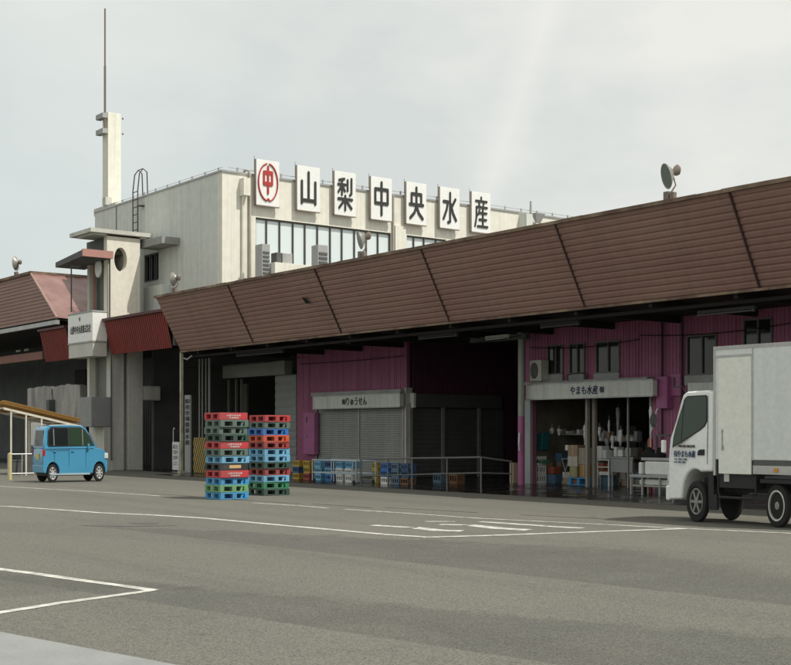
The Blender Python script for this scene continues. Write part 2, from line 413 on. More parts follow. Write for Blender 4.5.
# fascia panels, ribbed lengthwise
seams = [XL, -36.8, -31.65, -26.55, -21.5, -16.5, -11.5, -6.5, XR]
nr = 14
prof = []
L = math.hypot(YB-YT, ZT-ZB); ny, nz = (-(ZT-ZB)/L, -(YB-YT)/L)   # outward normal (toward the yard, down)
for i in range(nr):
    for (f, o) in ((0, 0), (.18, .016), (.74, .020), (.88, .0)):
        s_ = (i+f)/nr; prof.append((YT+(YB-YT)*s_+ny*o, ZT-(ZT-ZB)*s_+nz*o))
prof.append((YB, ZB))
for a, b in zip(seams, seams[1:]):
    mb = MB(); n = 6; a2, b2 = a+.018, b-.018; vs = []; m = len(prof)
    for k in range(n+1):
        x = a2+(b2-a2)*k/n; sag = random.uniform(-.006, .006)
        for (y, z) in prof: vs.append((x, y+sag, z+sag))
    mb.add(vs, [(k*m+i, k*m+i+1, (k+1)*m+i+1, (k+1)*m+i) for k in range(n) for i in range(m-1)])
    mb.build("awning_panel", M_brown, R_)
for i, x in enumerate(seams[1:-1]):
    mb = MB(); q = .018
    mb.prism([(x-q, YT+ny*.05, ZT+nz*.05), (x-q, YB+ny*.05, ZB+nz*.05), (x-q, YB, ZB), (x-q, YT, ZT)], [(x+q, YT+ny*.05, ZT+nz*.05), (x+q, YB+ny*.05, ZB+nz*.05), (x+q, YB, ZB), (x+q, YT, ZT)])
    mb.build("seam_strip", paint("seam_dark", (.05, .028, .024), .7), R_)
def wob(x0, x1, n): return [x0+(x1-x0)*k/n for k in range(n+1)]
mb = MB(); xs = wob(XL-.05, XR, 60)          # rusty crest flashing
for a, b in zip(xs, xs[1:]):
    h = random.uniform(.075, .10); mb.box(a, b-.006, YT-.07, YT+.16, ZT-.03, ZT+h*.6)
mb.build("crest_flashing", M_rust, R_)
mb = MB(); mb.box(XL, XR, YB-.05, YB+.02, ZB-.06, ZB-.002)
mb.build("eave_trim", M_rust, R_)
mb = MB(); mb.prism([(XL, YT+.02, ZT-.03), (XL, YB, ZB), (XL, YB+.4, ZB), (XL, YB+.4, ZT-.03)], [(XL+.05, YT+.02, ZT-.03), (XL+.05, YB, ZB), (XL+.05, YB+.4, ZB), (XL+.05, YB+.4, ZT-.03)])
mb.build("awning_end", M_brown, R_)
mb = MB(); mb.box(XL, XR, YT+.17, 46, ZT-.12, ZT-.04); mb.box(XL-.6, XL-.001, 24.02, 46, ZT-.3, ZT-.04); mb.build("roof_deck", paint("roof_deck_grey", (.22, .21, .2), .9), R_)  # the small second box is added to block sun through the slit
M_soff = paint("soffit", (.018, .016, .015), .9)  # coloured near-black to deepen the shade under the awning
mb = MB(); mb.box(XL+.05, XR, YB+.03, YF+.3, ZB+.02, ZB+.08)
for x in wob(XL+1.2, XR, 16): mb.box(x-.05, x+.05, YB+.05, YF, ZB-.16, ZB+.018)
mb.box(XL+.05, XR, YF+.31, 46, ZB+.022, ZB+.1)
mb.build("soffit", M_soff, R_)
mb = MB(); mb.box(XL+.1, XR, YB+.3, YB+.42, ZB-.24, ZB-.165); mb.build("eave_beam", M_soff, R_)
# walls: block A
xA0, xA1 = onY(297, YF), onY(407, YF)
sh0, sh1 = onY(317, YF), onY(403, YF)
zs = 2.40
mb = MB()
for (a, b, c, d) in rects(xA0, xA1, 0, ZB+.02, [(sh0, sh1, 0, zs)]):
    corr_x(mb, a, b, YF, c, d, .115, .02); mb.box(a, b, YF+.004, YF+.12, c, d)
mb.build("wall", M_purple, R_)
# roller shutters: slatted, two leaves and a mid post
def shutter(x0, x1, z0, z1, y, mat=M_shut, root=R_, pitch=.075):
    mb = MB(); n = int((z1-z0)/pitch); vs = []
    for i in range(n+1):
        z = z0+(z1-z0)*i/n
        for (o, dz) in ((0, 0), (-.022, pitch*.25), (-.022, pitch*.7)):
            if i == n and dz > 0: break
            vs += [(x0, y+o, z+dz), (x1, y+o, z+dz)]
    m = len(vs)//2; mb.add(vs, [(2*i, 2*i+1, 2*i+3, 2*i+2) for i in range(m-1)])
    mb.box(x0, x1, y+.01, y+.04, z0, z1)
    return mb.build("shutter", mat, root)
xm = onY(358.5, YF)
shutter(sh0, xm-.03, .02, zs, YF+.06); shutter(xm+.03, sh1, .02, zs, YF+.06)
mb = MB(); mb.box(xm-.03, xm+.03, YF+.0, YF+.09, 0, zs); mb.box(sh1, sh1+.05, YF-.03, YF+.1, 0, zs); mb.box(sh0-.04, sh0, YF-.03, YF+.1, 0, zs)
mb.build("shutter_guide", M_steel, R_)
mb = MB(); mb.box(onY(404.6, YF-.05), xA1+.03, YF-.06, YF+.2, 0, 3.0); mb.build("corner_post", paint("corner_grey", (.5, .52, .48), .6), R_)
mb = MB(); mb.box(sh0-.1, sh1+.12, YF-.20, YF-.03, 2.84, 2.96); mb.build("sign_ledge", M_grey, R_)
# block A: left opening
h0, h1 = onY(228, YF), onY(290, YF)
mb = MB(); mb.box(h0, h1, YF-.25, YF+.1, 3.70, 4.22); mb.build("shutter_box", paint("shutter_box_grey", (.25, .26, .235), .7, (.17, .17, .155), .6, 1.2), R_)
g0, g1 = onY(275.5, YF), xA0
shutter(g0, g1-.03, .02, 3.69, YF+.0, paint("grey_slats", (.30, .32, .31), .6, (.2, .21, .2), .6, .8), pitch=.3)
mb = MB()
for p in (229, 236.5, 242): 
    x = onY(p, YF+.6); mb.box(x-.035, x+.035, YF+.55, YF+.63, 0, 3.7)
x = onY(246, YF+2); mb.box(x-.3, x+.2, YF+1.9, YF+2.0, 0, 3.6)
mb.build("door_rail", paint("door_rail_grey", (.25, .25, .22), .7), R_)
# interior shells (dark rooms behind the openings)
Zi = ZB+.0
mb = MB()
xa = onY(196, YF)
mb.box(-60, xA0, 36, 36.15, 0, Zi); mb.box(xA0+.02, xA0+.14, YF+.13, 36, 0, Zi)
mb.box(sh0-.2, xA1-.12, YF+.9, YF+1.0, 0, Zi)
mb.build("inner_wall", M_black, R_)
# side wall of block A along the passage (faces +X)
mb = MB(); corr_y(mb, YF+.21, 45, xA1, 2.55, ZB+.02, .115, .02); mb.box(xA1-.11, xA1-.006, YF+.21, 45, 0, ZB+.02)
mb.build("side_wall", paint("purple_shaded", (.075, .024, .052), .85, (.045, .016, .032), .6, 1.6), R_)  # same purple cladding, darkened in colour for the passage shade
for (pa, pb) in ((412, 442), (444, 478), (480, 503)):
    ya, yb = onX(pa, xA1), onX(pb, xA1); m2 = MB(); n = 30; vs = []
    for i in range(n+1):
        z = .02+2.3*i/n; vs += [(xA1+.01+(.02 if i % 2 else 0), ya, z), (xA1+.01+(.02 if i % 2 else 0), yb, z)]
    m2.add(vs, [(2*i, 2*i+1, 2*i+3, 2*i+2) for i in range(n)]); m2.build("shutter", M_dgrey, R_)
    m2 = MB(); m2.box(xA1, xA1+.08, ya-.14, ya-.02, 0, 2.5); m2.build("shutter_guide", M_steel, R_)
mb = MB(); mb.box(XL, XR, 45.1, 45.3, 0, ZB); mb.box(XR-.2, XR, YF, 45, 0, ZB); mb.build("passage_back_wall", M_black, R_)
# shop block B
xB0 = onY(527.5, YF); xB1 = XR; so0, so1 = onY(533, YF), onY(652, YF)
def X_(p): return onY(p, YF)
def Z_(p, py): return zat(py, onY(p, YF), YF)
wins = [(X_(548), X_(564), Z_(556, 374.5), Z_(556, 344.8)), (X_(570), X_(585.5), Z_(578, 374), Z_(578, 343.2)), (X_(596.5), X_(620.5), Z_(608, 373), Z_(608, 341)),
        (X_(687.5), X_(717.5), Z_(702, 375), Z_(702, 334.8)), (X_(744), X_(773), Z_(758, 358), Z_(758, 318.5))]
holes = [(so0, so1, 0, 2.49)]+wins
mb = MB()
for (a, b, c, d) in rects(xB0, xB1, 0, ZB+.02, holes):
    corr_x(mb, a, b, YF, c, d, .115, .02); mb.box(a, b, YF+.004, YF+.12, c, d)
mb.box(xB0-.1, xB0-.002, YF-.0, YF+18, 0, ZB+.0)
mb_in = MB().box(xB0+.0, xB0+.04, YF+.125, YF+5.9, 0, 2.74); mb_in.build("inner_wall", paint("shop_side_tan", (.16, .15, .11), .85, (.06, .055, .045), .8, 2), R_)
mb.build("wall", M_purple, R_)
for i, (a, b, c, d) in enumerate(wins):
    mb = MB(); t = .035
    mb.box(a, b, YF-.05, YF+.06, d-t, d); mb.box(a, b, YF-.07, YF+.06, c, c+t)
    mb.box(a, a+t, YF-.05, YF+.06, c+t, d-t); mb.box(b-t, b, YF-.05, YF+.06, c+t, d-t); mb.box((a+b)/2-t*.5, (a+b)/2+t*.5, YF-.03, YF+.05, c+t, d-t)
    w = mb.build("window", paint("window_frame_dark", (.16, .15, .14), .5), R_)
    sub(MB().box(a+t, (a+b)/2-t*.5, YF+.0, YF+.012, c+t, d-t), "pane", M_glass, w, R_)
    sub(MB().box((a+b)/2+t*.5, b-t, YF+.02, YF+.032, c+t, d-t), "pane", M_glass, w, R_)
    if i < 4: sub(MB().box(a-.02, b+.02, YF-.10, YF-.022, c-.25, c-.005), "sill_panel", M_grey, w, R_)
mb = MB(); mb.box(X_(655), X_(655.1), YF, YF, 0, 0) if False else None
# shop frame posts
mb = MB(); mb.box(X_(527.2), X_(532.6), YF-.10, YF+.06, 0, 2.46); mb.build("shop_post", paint("shop_post_grey", (.42, .44, .44), .5), R_)
mb = MB(); mb.box(X_(586.8), X_(588.8), YF-.06, YF+.05, 0, 2.47); mb.box(X_(589.4), X_(592), YF+.1, YF+.2, 0, 2.47); mb.build("shop_post", paint("shop_post_brown", (.34, .31, .26), .6), R_)
mb = MB(); mb.box(X_(627), X_(628), YF-.0, YF+.05, 0, 2.47); mb.box(X_(650.5), X_(652.5), YF-.05, YF+.05, 0, 2.47); mb.build("shop_post", M_grey, R_)
mb = MB(); mb.box(X_(528), X_(654.5), YF-.3, YF-.03, 2.9, 2.98); mb.build("sign_ledge", M_grey, R_)
# shop interior: pale side pieces, shelf and dark back
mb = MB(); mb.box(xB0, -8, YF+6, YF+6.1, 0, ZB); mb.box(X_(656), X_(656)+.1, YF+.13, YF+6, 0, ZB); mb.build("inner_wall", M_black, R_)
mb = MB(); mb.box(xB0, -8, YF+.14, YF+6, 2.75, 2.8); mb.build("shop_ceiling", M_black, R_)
mb = MB(); x = onY(536, YF+.8); mb.box(x-.12, x+.15, YF+.8, YF+.86, 0, 2.4); x = onY(546, YF+1.2); mb.box(x-.1, x+.14, YF+1.2, YF+1.25, .9, 2.4)
mb.build("partition", paint("partition_tan", (.30, .28, .20), .8), R_)
# pink pillar (grey above) under the awning
xp, yp = onY(521.3, 25.2), 25.2
pil = MB().lathe((xp, yp, 0), (0, 0, 1), [(0, .10), (1.98, .10)], 20).build("pillar", M_pink, R_, smooth=True)
MB().lathe((xp, yp, 1.982), (0, 0, 1), [(0, .095), (2.42, .095)], 20).build("pillar", paint("pillar_grey", (.40, .42, .38), .6), R_, smooth=True)
mb = MB(); mb.box(X_(528)-1.7, xp+.3, 25.1, 25.25, 4.2, 4.36); mb.build("pillar_beam", M_dgrey, R_)
# eave end post (peeling cream)
mb = MB(); xq = onY(181.5, YB+.05); mb.box(xq-.045, xq+.045, YB, YB+.1, 0, ZB-.06); mb.box(xq-.1, xq+.1, YB-.05, YB+.15, 0, .12)
mb.build("eave_post", M_post, R_)
mb = MB(); mb.tube([(xq+.05, YB+.1, ZB-.25), (xq+.35, YB+.1, ZB-.32), (xq+.55, YB+.2, ZB-.18)], .03); mb.build("post_bracket", M_steel, R_)
# downpipes and dark risers on the purple front
mb = MB()
for p, r in ((663.5, .03), (683.5, .028)): MB().tube([(X_(p), YF-.06, .0), (X_(p), YF-.06, ZB)], r, 8).build("downpipe", paint("pipe_purple", (.05, .02, .035), .6), R_)
mb = MB(); mb.tube([(X_(570.5), YF-.12, 2.98), (X_(570.5), YF-.12, 3.15), (X_(583), YF-.12, 3.2), (X_(589.5), YF-.12, 3.12), (X_(590), YF-.12, 2.98)], .02); mb.build("refrigerant_pipe", M_dgrey, R_)

mb = MB(); mb.box(X_(657), XR, YF-.10, YF-.045, 0, .85); mb.build("added_dark_strip", M_dgrey, R_)  # added dark strip, darkens the wall foot seen behind the truck
# missing cladding corner on the awning
mb = MB(); q = onY(307, 21.4); zq = zat(302, q, 21.3)
mb.add([(q-.12, 21.28, zq+.16), (q+.02, 21.28, zq+.12), (q+.16, 21.37, zq-.04), (q-.04, 21.37, zq-.03), (q-.12, 21.33, zq+.16), (q+.02, 21.33, zq+.12), (q+.16, 21.42, zq-.04), (q-.04, 21.42, zq-.03)], [(0,1,2,3),(4,7,6,5),(0,4,5,1),(1,5,6,2),(2,6,7,3),(3,7,4,0)]); mb.build("torn_patch", M_black, R_)
for (p0, p1, y, z) in ((188, 300, 24.9, 4.2), (300, 405, 25.75, 4.05), (530, 640, 25.75, 4.0), (640, 790, 25.75, 4.1), (430, 520, 24.6, 4.25)):
    x0, x1 = onY(p0, y), onY(p1, y); MB().tube([(x0+(x1-x0)*k/10, y, z-.10*math.sin(PI*k/10)*(1 if p0 != 300 else .3)) for k in range(11)], .012, 5).build("cable", M_black, R_)
m_ = MB(); m_.box(X_(421), X_(421)+.12, 22.9, 23.0, 4.3, 4.4); m_.build("junction_box", M_dgrey, R_)
# sign boards on the hall
def signboard(px0, px1, z0, z1, y, txt, s0, s1, label, mat=M_signgrey, tm=M_dgtext, th=.7, small=None, bold=.012):
    a, b = onY(px0, y), onY(px1, y)
    r = Root("shop_signboard", label, "sign", ((a+b)/2, y+.1, z0))
    MB().box(a, b, y, y+.18, z0, z1).build("board", mat, r, bevel=.008)
    e = MB(); e.box(a-.004, b+.004, y-.008, y+.19, z1-.03, z1+.012); e.box(a-.004, b+.004, y-.008, y+.19, z0-.012, z0+.02); e.build("edge_trim", M_steel, r)
    ta, tb = onY(s0, y), onY(s1, y); h = (z1-z0)*th
    text("lettering", txt, tm, r, (ta, y, (z0+z1)/2-h/2), (1, 0), tb-ta, h, bold=bold, ext=.01)
    if small: ta, tb = onY(small[1], y), onY(small[2], y); text("lettering", small[0], tm, r, (ta, y, (z0+z1)/2-h*.36), (1, 0), tb-ta, h*.72, bold=.02, ext=.01)
    return r
signboard(312.7, 399.8, 2.36, 2.82, YF-.32, "りゅうせん", 346.5, 367, "pale grey signboard with small dark lettering above two closed roller shutters", th=.62, small=("㈲", 342.3, 345.8))
signboard(526, 652.8, 2.46, 2.90, YF-.5, "やまも水産", 570.3, 598, "long pale grey signboard with navy lettering over the open shop front", tm=M_blue_t, th=.56, small=("㈲", 600, 604.2))
ya, yb = onX(411.5, xA1+.1), onX(500, xA1+.1)
r = Root("passage_signboard", "dim blank signboard along the dark passage side wall", "sign", (xA1+.1, ya, 2.36))
MB().box(xA1+.03, xA1+.2, ya+.1, yb, 2.36, 2.8).build("board", paint("dim_board", (.10, .11, .10), .7), r); MB().box(xA1+.02, xA1+.22, ya, ya+.09, 2.34, 2.82).build("end_cap", M_signgrey, r)

# pink boxes and cabinets on the wall
def wallbox(p0, p1, py0, py1, dpt, mat, label, name="meter_box", slot=None):
    y = YF-.03-dpt; a, b = onY(p0, y), onY(p1, y); z1, z0 = zat(py0, (a+b)/2, y), zat(py1, (a+b)/2, y)
    r = Root(name, label, "wall box", ((a+b)/2, YF-.03, z0))
    MB().box(a, b, y, YF-.024, z0, z1).build("cabinet", mat, r, bevel=.012)
    MB().box(a+.03, b-.03, y-.006, y-.001, z0+.05, z1-.05).build("lid", mat, r)
    if slot: 
        for (fx, fz, w, h) in slot: MB().box(a+(b-a)*fx-w/2, a+(b-a)*fx+w/2, y-.02, y-.007, z0+(z1-z0)*fz-h/2, z0+(z1-z0)*fz+h/2).build("handle", M_dgrey, r)
    return r
wallbox(303, 314.4, 412.5, 454.5, .18, M_pink, "tall pink cabinet on the purple wall left of the closed shutters", slot=[(.35, .83, .07, .2), (.35, .42, .05, .06)])
wallbox(656, 667, 376.5, 408.5, .22, M_pink, "pink box hanging at the right end of the navy lettered signboard")
wallbox(669, 680.5, 374, 396, .06, M_pink, "flat pink panel with a black handset beside the hanging pink box", slot=[(.5, .62, .06, .26)])
mb = MB(); a, b = onY(687.5, YF-.2), onY(716, YF-.2); 
solo(MB().box(a, b, YF-.2, YF-.03, 2.35, 2.78), "blank_signboard", M_signgrey, "blank grey board below the window behind the truck cab", "sign", ((a+b)/2, YF-.1, 2.35), bevel=.01)

# air conditioner
S = .66                                      # the yard's things are this much narrower than tall, as in the photograph
a, b = onY(529.5, YF-.35), onY(541, YF-.35); z1, z0 = zat(360.5, a, YF-.35), zat(381.5, a, YF-.35)
ac = Root("air_conditioner", "white outdoor air conditioning unit on the signboard ledge by the pink pillar", "air conditioner", ((a+b)/2, YF-.2, z0))
MB().box(a, b, YF-.35, YF-.05, z0, z1).build("casing", paint("ac_white", (.62, .62, .56), .6), ac, bevel=.012)
def disc_y(cx, cz, y, rx, rz, th, n=28):
    m = MB(); m.prism([(cx+rx*math.cos(2*PI*k/n), y, cz+rz*math.sin(2*PI*k/n)) for k in range(n)], [(cx+rx*math.cos(2*PI*k/n), y-th, cz+rz*math.sin(2*PI*k/n)) for k in range(n)]); return m
def disc_x(cy, cz, x, ry, rz, th, n=28):
    m = MB(); m.prism([(x, cy+ry*math.cos(2*PI*k/n), cz+rz*math.sin(2*PI*k/n)) for k in range(n)], [(x+th, cy+ry*math.cos(2*PI*k/n), cz+rz*math.sin(2*PI*k/n)) for k in range(n)]); return m
disc_y(a+(b-a)*.42, (z0+z1)/2, YF-.352, (b-a)*.33, (z1-z0)*.38, .01).build("fan_grille", M_dgrey, ac)
mb = MB()
for k in range(1, 4): 
    rr = k/4; n = 24; mb.tube([(a+(b-a)*.42+(b-a)*.33*rr*math.cos(2*PI*i/n), YF-.368, (z0+z1)/2+(z1-z0)*.38*rr*math.sin(2*PI*i/n)) for i in range(n+1)], .006, 5)
mb.build("fan_guard", M_grey, ac)

# floodlights on the roof edge
def floodlight(px, py, y, z, label, rad=.27, aim=(-.3, -.9, -.35)):
    x = onY(px, y); r = Root("floodlight", label, "floodlight", (x, y, z), "floodlights along the roof edge")
    xf = lambda v: (x+(v[0]-x)*S, y+(v[1]-y)*S, v[2])
    aim = Vector(aim).normalized(); c = Vector((x, y, z+rad+.26))
    MB(xf).lathe(c, aim, [(-.20, .04), (-.17, .10), (-.08, rad*.62), (.03, rad*.95), (.07, rad), (.08, rad*.98), (.06, rad*.90)], 28).build("reflector", paint("reflector_rim", (.30, .29, .26), .4, metal=.4), r, smooth=True)
    MB(xf).lathe(c+aim*.062, aim, [(0, rad*.9), (.006, rad*.88)], 28).build("lens", glass("lens_glass", (.12, .16, .14), .08, .8), r)
    b_ = c-aim*.2; MB(xf).lathe(b_, -aim, [(0, .06), (.1, .11), (.2, .12), (.27, .06)], 14).build("lamp_socket", M_lamp, r, smooth=True)
    MB(xf).tube([c-aim*.18+Vector((.0, 0, -.02)), c+Vector((.2, .14, -.22)), (x+.14, y, z+.18)], .022, 6).build("arm", M_rust, r)
    m = MB(xf); m.box(x-.12, x+.10, y-.1, y+.1, z, z+.2); m.box(x+.12, x+.3, y-.08, y+.08, z+.02, z+.17); m.build("mount_box", M_lamp, r, bevel=.01)
    return r
floodlight(668, 205, YT+.1, ZT+.05, "round floodlight on the brown roof edge at far right against open sky", .29)
floodlight(361, 255, YT+.1, ZT+.05, "round floodlight on the brown roof edge before the office windows", .27)
floodlight(174, 293, YT+.1, ZT+.05, "pale floodlight at the left end of the brown awning in front of grey wall", .25, (-.9, -.3, -.1))

# fluorescent fixtures below the awning
def tubefix(p0, p1, y, z, label, lit=False):
    a, b = onY(p0, y), onY(p1, y); r = Root("fluorescent_fitting", label, "light fitting", ((a+b)/2, y, z), "tube lights under the awning")
    MB().box(a, b, y, y+.12, z, z+.07).build("housing", paint("old_housing", (.05, .055, .06), .7) if not lit else M_signgrey, r, bevel=.008)
    MB().tube([(a+.05, y+.04, z-.03), (b-.05, y+.04, z-.03)], .022, 8).build("tube", M_dgrey if not lit else M_tube, r, smooth=True)
    m = MB(); m.box(a+.01, a+.05, y+.01, y+.07, z-.06, z-.002); m.box(b-.05, b-.01, y+.01, y+.07, z-.06, z-.002); m.build("end_holder", M_signgrey if lit else M_dgrey, r)
tubefix(697, 754, 22.6, 4.16, "long dark tube light under the awning at far right above the truck")
tubefix(540, 578, 22.6, 4.22, "long dark tube light under the awning above the shop windows")
tubefix(418, 456, 22.6, 4.22, "dark tube light under the awning above the passage entrance")
tubefix(236, 282, 22.6, 4.22, "dim tube light under the awning above the stacked pallets")
tubefix(485, 508, 25.0, 4.30, "short white tube light hanging beside the top of the pink pillar", True)

# pipes by the left opening
mb0 = [("pipe", onY(p, 24.6), r) for p, r in ((199.5, .035), (202.5, .03), (206, .028), (209.5, .05))]
for i, (nme, x, r0) in enumerate(mb0):
    solo(MB().tube([(x, 24.6, 0), (x, 24.6, 4.45)], r0, 10), "riser_pipe", paint("riser_white", (.38, .39, .36), .6), "pale vertical pipe " + ["leftmost of the four", "second from left of the four", "third from left of the four", "thickest and rightmost of the four"][i] + " behind the pallets", "pipe", (x, 24.6, 0), "riser pipes", smooth=True)
# striped board, notice plates
a, b = onY(193.4, 22.9), onY(205.5, 22.9)
o = solo(MB().box(a, b, 22.9, 22.95, .02, 1.33), "striped_board", M_stripe, "black and yellow striped hazard board behind the left pallet stack", "hazard board", (a, 22.9, .02))
a, b = onY(184.6, 23.2), onY(190.3, 23.2)
r = Root("notice_board", "tall narrow vertical notice plate with dark characters beside the peeling post", "sign", ((a+b)/2, 23.2, 0))
MB().box(a, b, 23.2, 23.26, .0, 2.95).build("plate", M_grey, r)
for i, ch in enumerate("卸売市場青果水産"):
    text("lettering", ch, M_dgtext, r, (a+.045, 23.2, 2.62-i*.225), (1, 0), (b-a)-.09, .19, bold=.012, ext=.008)
a, b = onY(172.3, 23.4), onY(179, 23.4)
r = Root("standing_sign", "white standing sign with a tall hoop handle left of the peeling post", "sign", ((a+b)/2, 23.4, 0))
MB().box(a, b, 23.4, 23.46, .05, 1.15).build("plate", M_sign, r)
MB().tube([(a+.03, 23.43, 1.15), (a+.03, 23.43, 1.62), (a+.08, 23.43, 1.7), (a+.15, 23.43, 1.66)], .018, 6).build("handle", M_sign, r)
for i, ch in enumerate("駐車禁止"): text("lettering", ch, M_grey, r, (a+.06, 23.4, .88-i*.21), (1, 0), (b-a)-.12, .16, bold=.01, ext=.006)

# ------------------------------------------------------------------ white office building with the roof sign
XW, YW, ZW = -42.5, 24.0, 11.40
xwl = onY(95, YW)
off = Root("office_building", "cream concrete office block carrying the big roof sign letters", "office building", (XW-4, YW+4, 0))
def XY(p): return onX(p, XW)
y10, y11 = XY(255.7), XY(391); y20, y21 = XY(406.8), XY(446)
zw1 = 9.82; zwb = 7.35
T = .35; yend = 50
mb = MB()
for (a, b, c, d) in rects(YW, yend, 5.2, ZW, [(y10, y11, zwb, zw1), (y20, y21, zwb, zw1)]): mb.box(XW-T, XW, a, b, c, d)
mb.build("wall", M_white, off)
# street-parallel wall
wins2 = [(onY(144, YW), onY(158.5, YW), 7.8, 8.95)]
mb = MB()
for (a, b, c, d) in rects(xwl, XW-T, 5.2, ZW, wins2): mb.box(a, b, YW, YW+T, c, d)
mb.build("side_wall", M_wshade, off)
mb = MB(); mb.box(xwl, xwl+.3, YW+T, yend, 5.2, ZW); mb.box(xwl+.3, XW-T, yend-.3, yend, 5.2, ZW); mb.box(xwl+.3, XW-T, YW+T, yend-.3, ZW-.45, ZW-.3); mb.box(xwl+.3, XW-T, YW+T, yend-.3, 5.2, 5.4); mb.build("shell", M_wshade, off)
mb = MB()                                    # parapet cap
mb.box(xwl-.04, XW+.05, YW-.04, YW+.3, ZW, ZW+.07); mb.box(XW-.3, XW+.05, YW+.302, yend, ZW, ZW+.07); mb.build("parapet_cap", M_steel, off)
mb = MB()
for k in range(11): x = xwl+.6+k*(XW-xwl-1)/10; mb.box(x-.025, x+.025, YW+.05, YW+.1, ZW+.07, ZW+.22)
for k in range(24): y = YW+.7+k*.98; mb.box(XW-.08, XW-.03, y-.025, y+.025, ZW+.07, ZW+.24)
mb.tube([(XW-.05, YW+.3, ZW+.2), (XW-.05, yend-.4, ZW+.2)], .012, 5); mb.tube([(xwl+.3, YW+.07, ZW+.19), (XW-.1, YW+.07, ZW+.19)], .010, 5)
mb.build("lightning_wire", M_grey, off)
mb = MB(); x = onY(116.4, YW-.01); mb.box(x-.03, x+.01, YW-.02, YW-.001, 6, ZW); mb.build("wall_joint", M_dgrey, off)
def winband(ya, yb, px_m, mat=M_skyblinds):
    fr = MB(); t = .04
    fr.box(XW-.16, XW-.06, ya, yb, zw1-.06, zw1); fr.box(XW-.16, XW+.03, ya, yb, zwb, zwb+.06)
    ys = [ya+.02]+[XY(p) for p in px_m]+[yb-.02]
    for y in ys: fr.box(XW-.16, XW-.05, y-t/2, y+t/2, zwb+.06, zw1-.06)
    w = fr.build("window", paint("window_bronze", (.07, .065, .055), .5), off)
    for y0, y1 in zip(ys, ys[1:]):
        sub(MB().box(XW-.135, XW-.12, y0+t/2, y1-t/2, zwb+.06, zw1-.06), "pane", mat, w, off)
    return w
winband(y10, y11, [267.5, 280.7, 294, 306, 318.5, 331.3, 343, 355.5, 367.4, 379])
winband(y20, y21, [414.8, 425, 437])
wf = MB(); a, b, c, d = wins2[0]
wf.box(a, b, YW+.04, YW+.12, c, c+.06); wf.box(a, b, YW+.04, YW+.12, d-.06, d); 
for k in range(4): x = a+(b-a)*k/3; wf.box(max(a, x-.03), min(b, x+.03), YW+.04, YW+.12, c+.06, d-.06)
w = wf.build("window", M_dgrey, off); sub(MB().box(a+.03, b-.03, YW+.14, YW+.15, c+.06, d-.06), "pane", M_glass, w, off)
# canopy and balcony on the grey side wall
a, b = onY(143, YW-.8), onY(161.8, YW-.8)
mb = MB(); mb.box(a-.3, b, YW-.8, YW-.005, 9.02, 9.3); mb.build("window_canopy", paint("canopy_grey", (.30, .31, .29), .8), off)
mb = MB(); mb.box(onY(143.5, YW-.4), onY(161.5, YW-.4), YW-.4, YW-.005, 6.35, 7.5); mb.build("balcony", M_wshade, off, bevel=.02)
mb = MB(); x = onY(168, YW-.1); mb.tube([(x-.4, YW-.12, 9.12), (x, YW-.12, 9.1)], .04, 8); mb.build("drain_spout", M_dgrey, off)
# downpipes and vent box on the sign wall
def box_py(p0, p1, z0, z1, dp, name, mat, **k): return MB().box(XW, XW+dp, XY(p0), XY(p1), z0, z1).build(name, mat, off, **k)
box_py(239.5, 246.2, 10.55, 11.22, .32, "vent_box", M_white, bevel=.01)
mb = MB(); y = XY(241.8); mb.tube([(XW+.06, y, 6), (XW+.06, y, 10.3), (XW+.15, y, 10.56)], .05, 10); mb.build("downpipe", M_white, off, smooth=True)
mb = MB(); y = XY(249); mb.tube([(XW+.07, y, 6), (XW+.07, y, 11.35), (XW+.05, y-.04, 11.55), (XW-.05, y-.12, 11.6), (XW-.2, y-.14, 11.5)], .05, 10); mb.build("downpipe", paint("pipe_tan", (.42, .38, .32), .6), off, smooth=True)
y = XY(392.4); MB().tube([(XW+.06, y, 6), (XW+.06, y, 11.4)], .045, 10).build("downpipe", paint("pipe_tan", (.42,.38,.32)), off, smooth=True)
box_py(394, 404.5, 6.3, 10.15, .1, "wall_panel", M_white); 
y = XY(529.8); MB().tube([(XW+.06, y, 9), (XW+.06, y, 12.0)], .05, 8).build("downpipe", M_steel, off)
box_py(519, 525, 9.5, 11.33, .5, "pilaster", M_wshade)
mb = MB(); y = XY(533); mb.hexa([(XW+.3, y-.12, 11.0), (XW+.36, y-.12, 11.0), (XW+.36, y+.12, 11.0), (XW+.3, y+.12, 11.0), (XW+.2, y-.3, 11.42), (XW+.5, y-.3, 11.42), (XW+.5, y+.3, 11.42), (XW+.2, y+.3, 11.42)]); mb.build("rain_hopper", M_grey, off)
# caged roof ladder
mb = MB(); x0, x1 = onY(131.2, YW-.3), onY(136, YW-.3)
for x in (x0, x1):
    mb.tube([(x, YW-.22, 9.25), (x, YW-.22, 11.7), (x, YW-.14, 12.4), (x, YW+.02, 12.62), (x, YW+.20, 12.5), (x, YW+.24, 11.45)], .028, 6)
for k in range(8): mb.tube([(x0, YW-.22, 9.4+k*.32), (x1, YW-.22, 9.4+k*.32)], .02, 5)
mb.box(x1, x1+.2, YW-.24, YW, 11.0, 11.05); mb.box(x1, x1+.2, YW-.24, YW, 9.5, 9.55)
mb.tube([(x0, YW+.02, 12.62), (x1, YW+.02, 12.62)], .02, 5)
solo(mb, "roof_ladder", paint("ladder_dark", (.06, .055, .045), .6), "dark steel ladder climbing over the grey wall parapet left of the office", "ladder", (x0, YW-.2, 9.25))

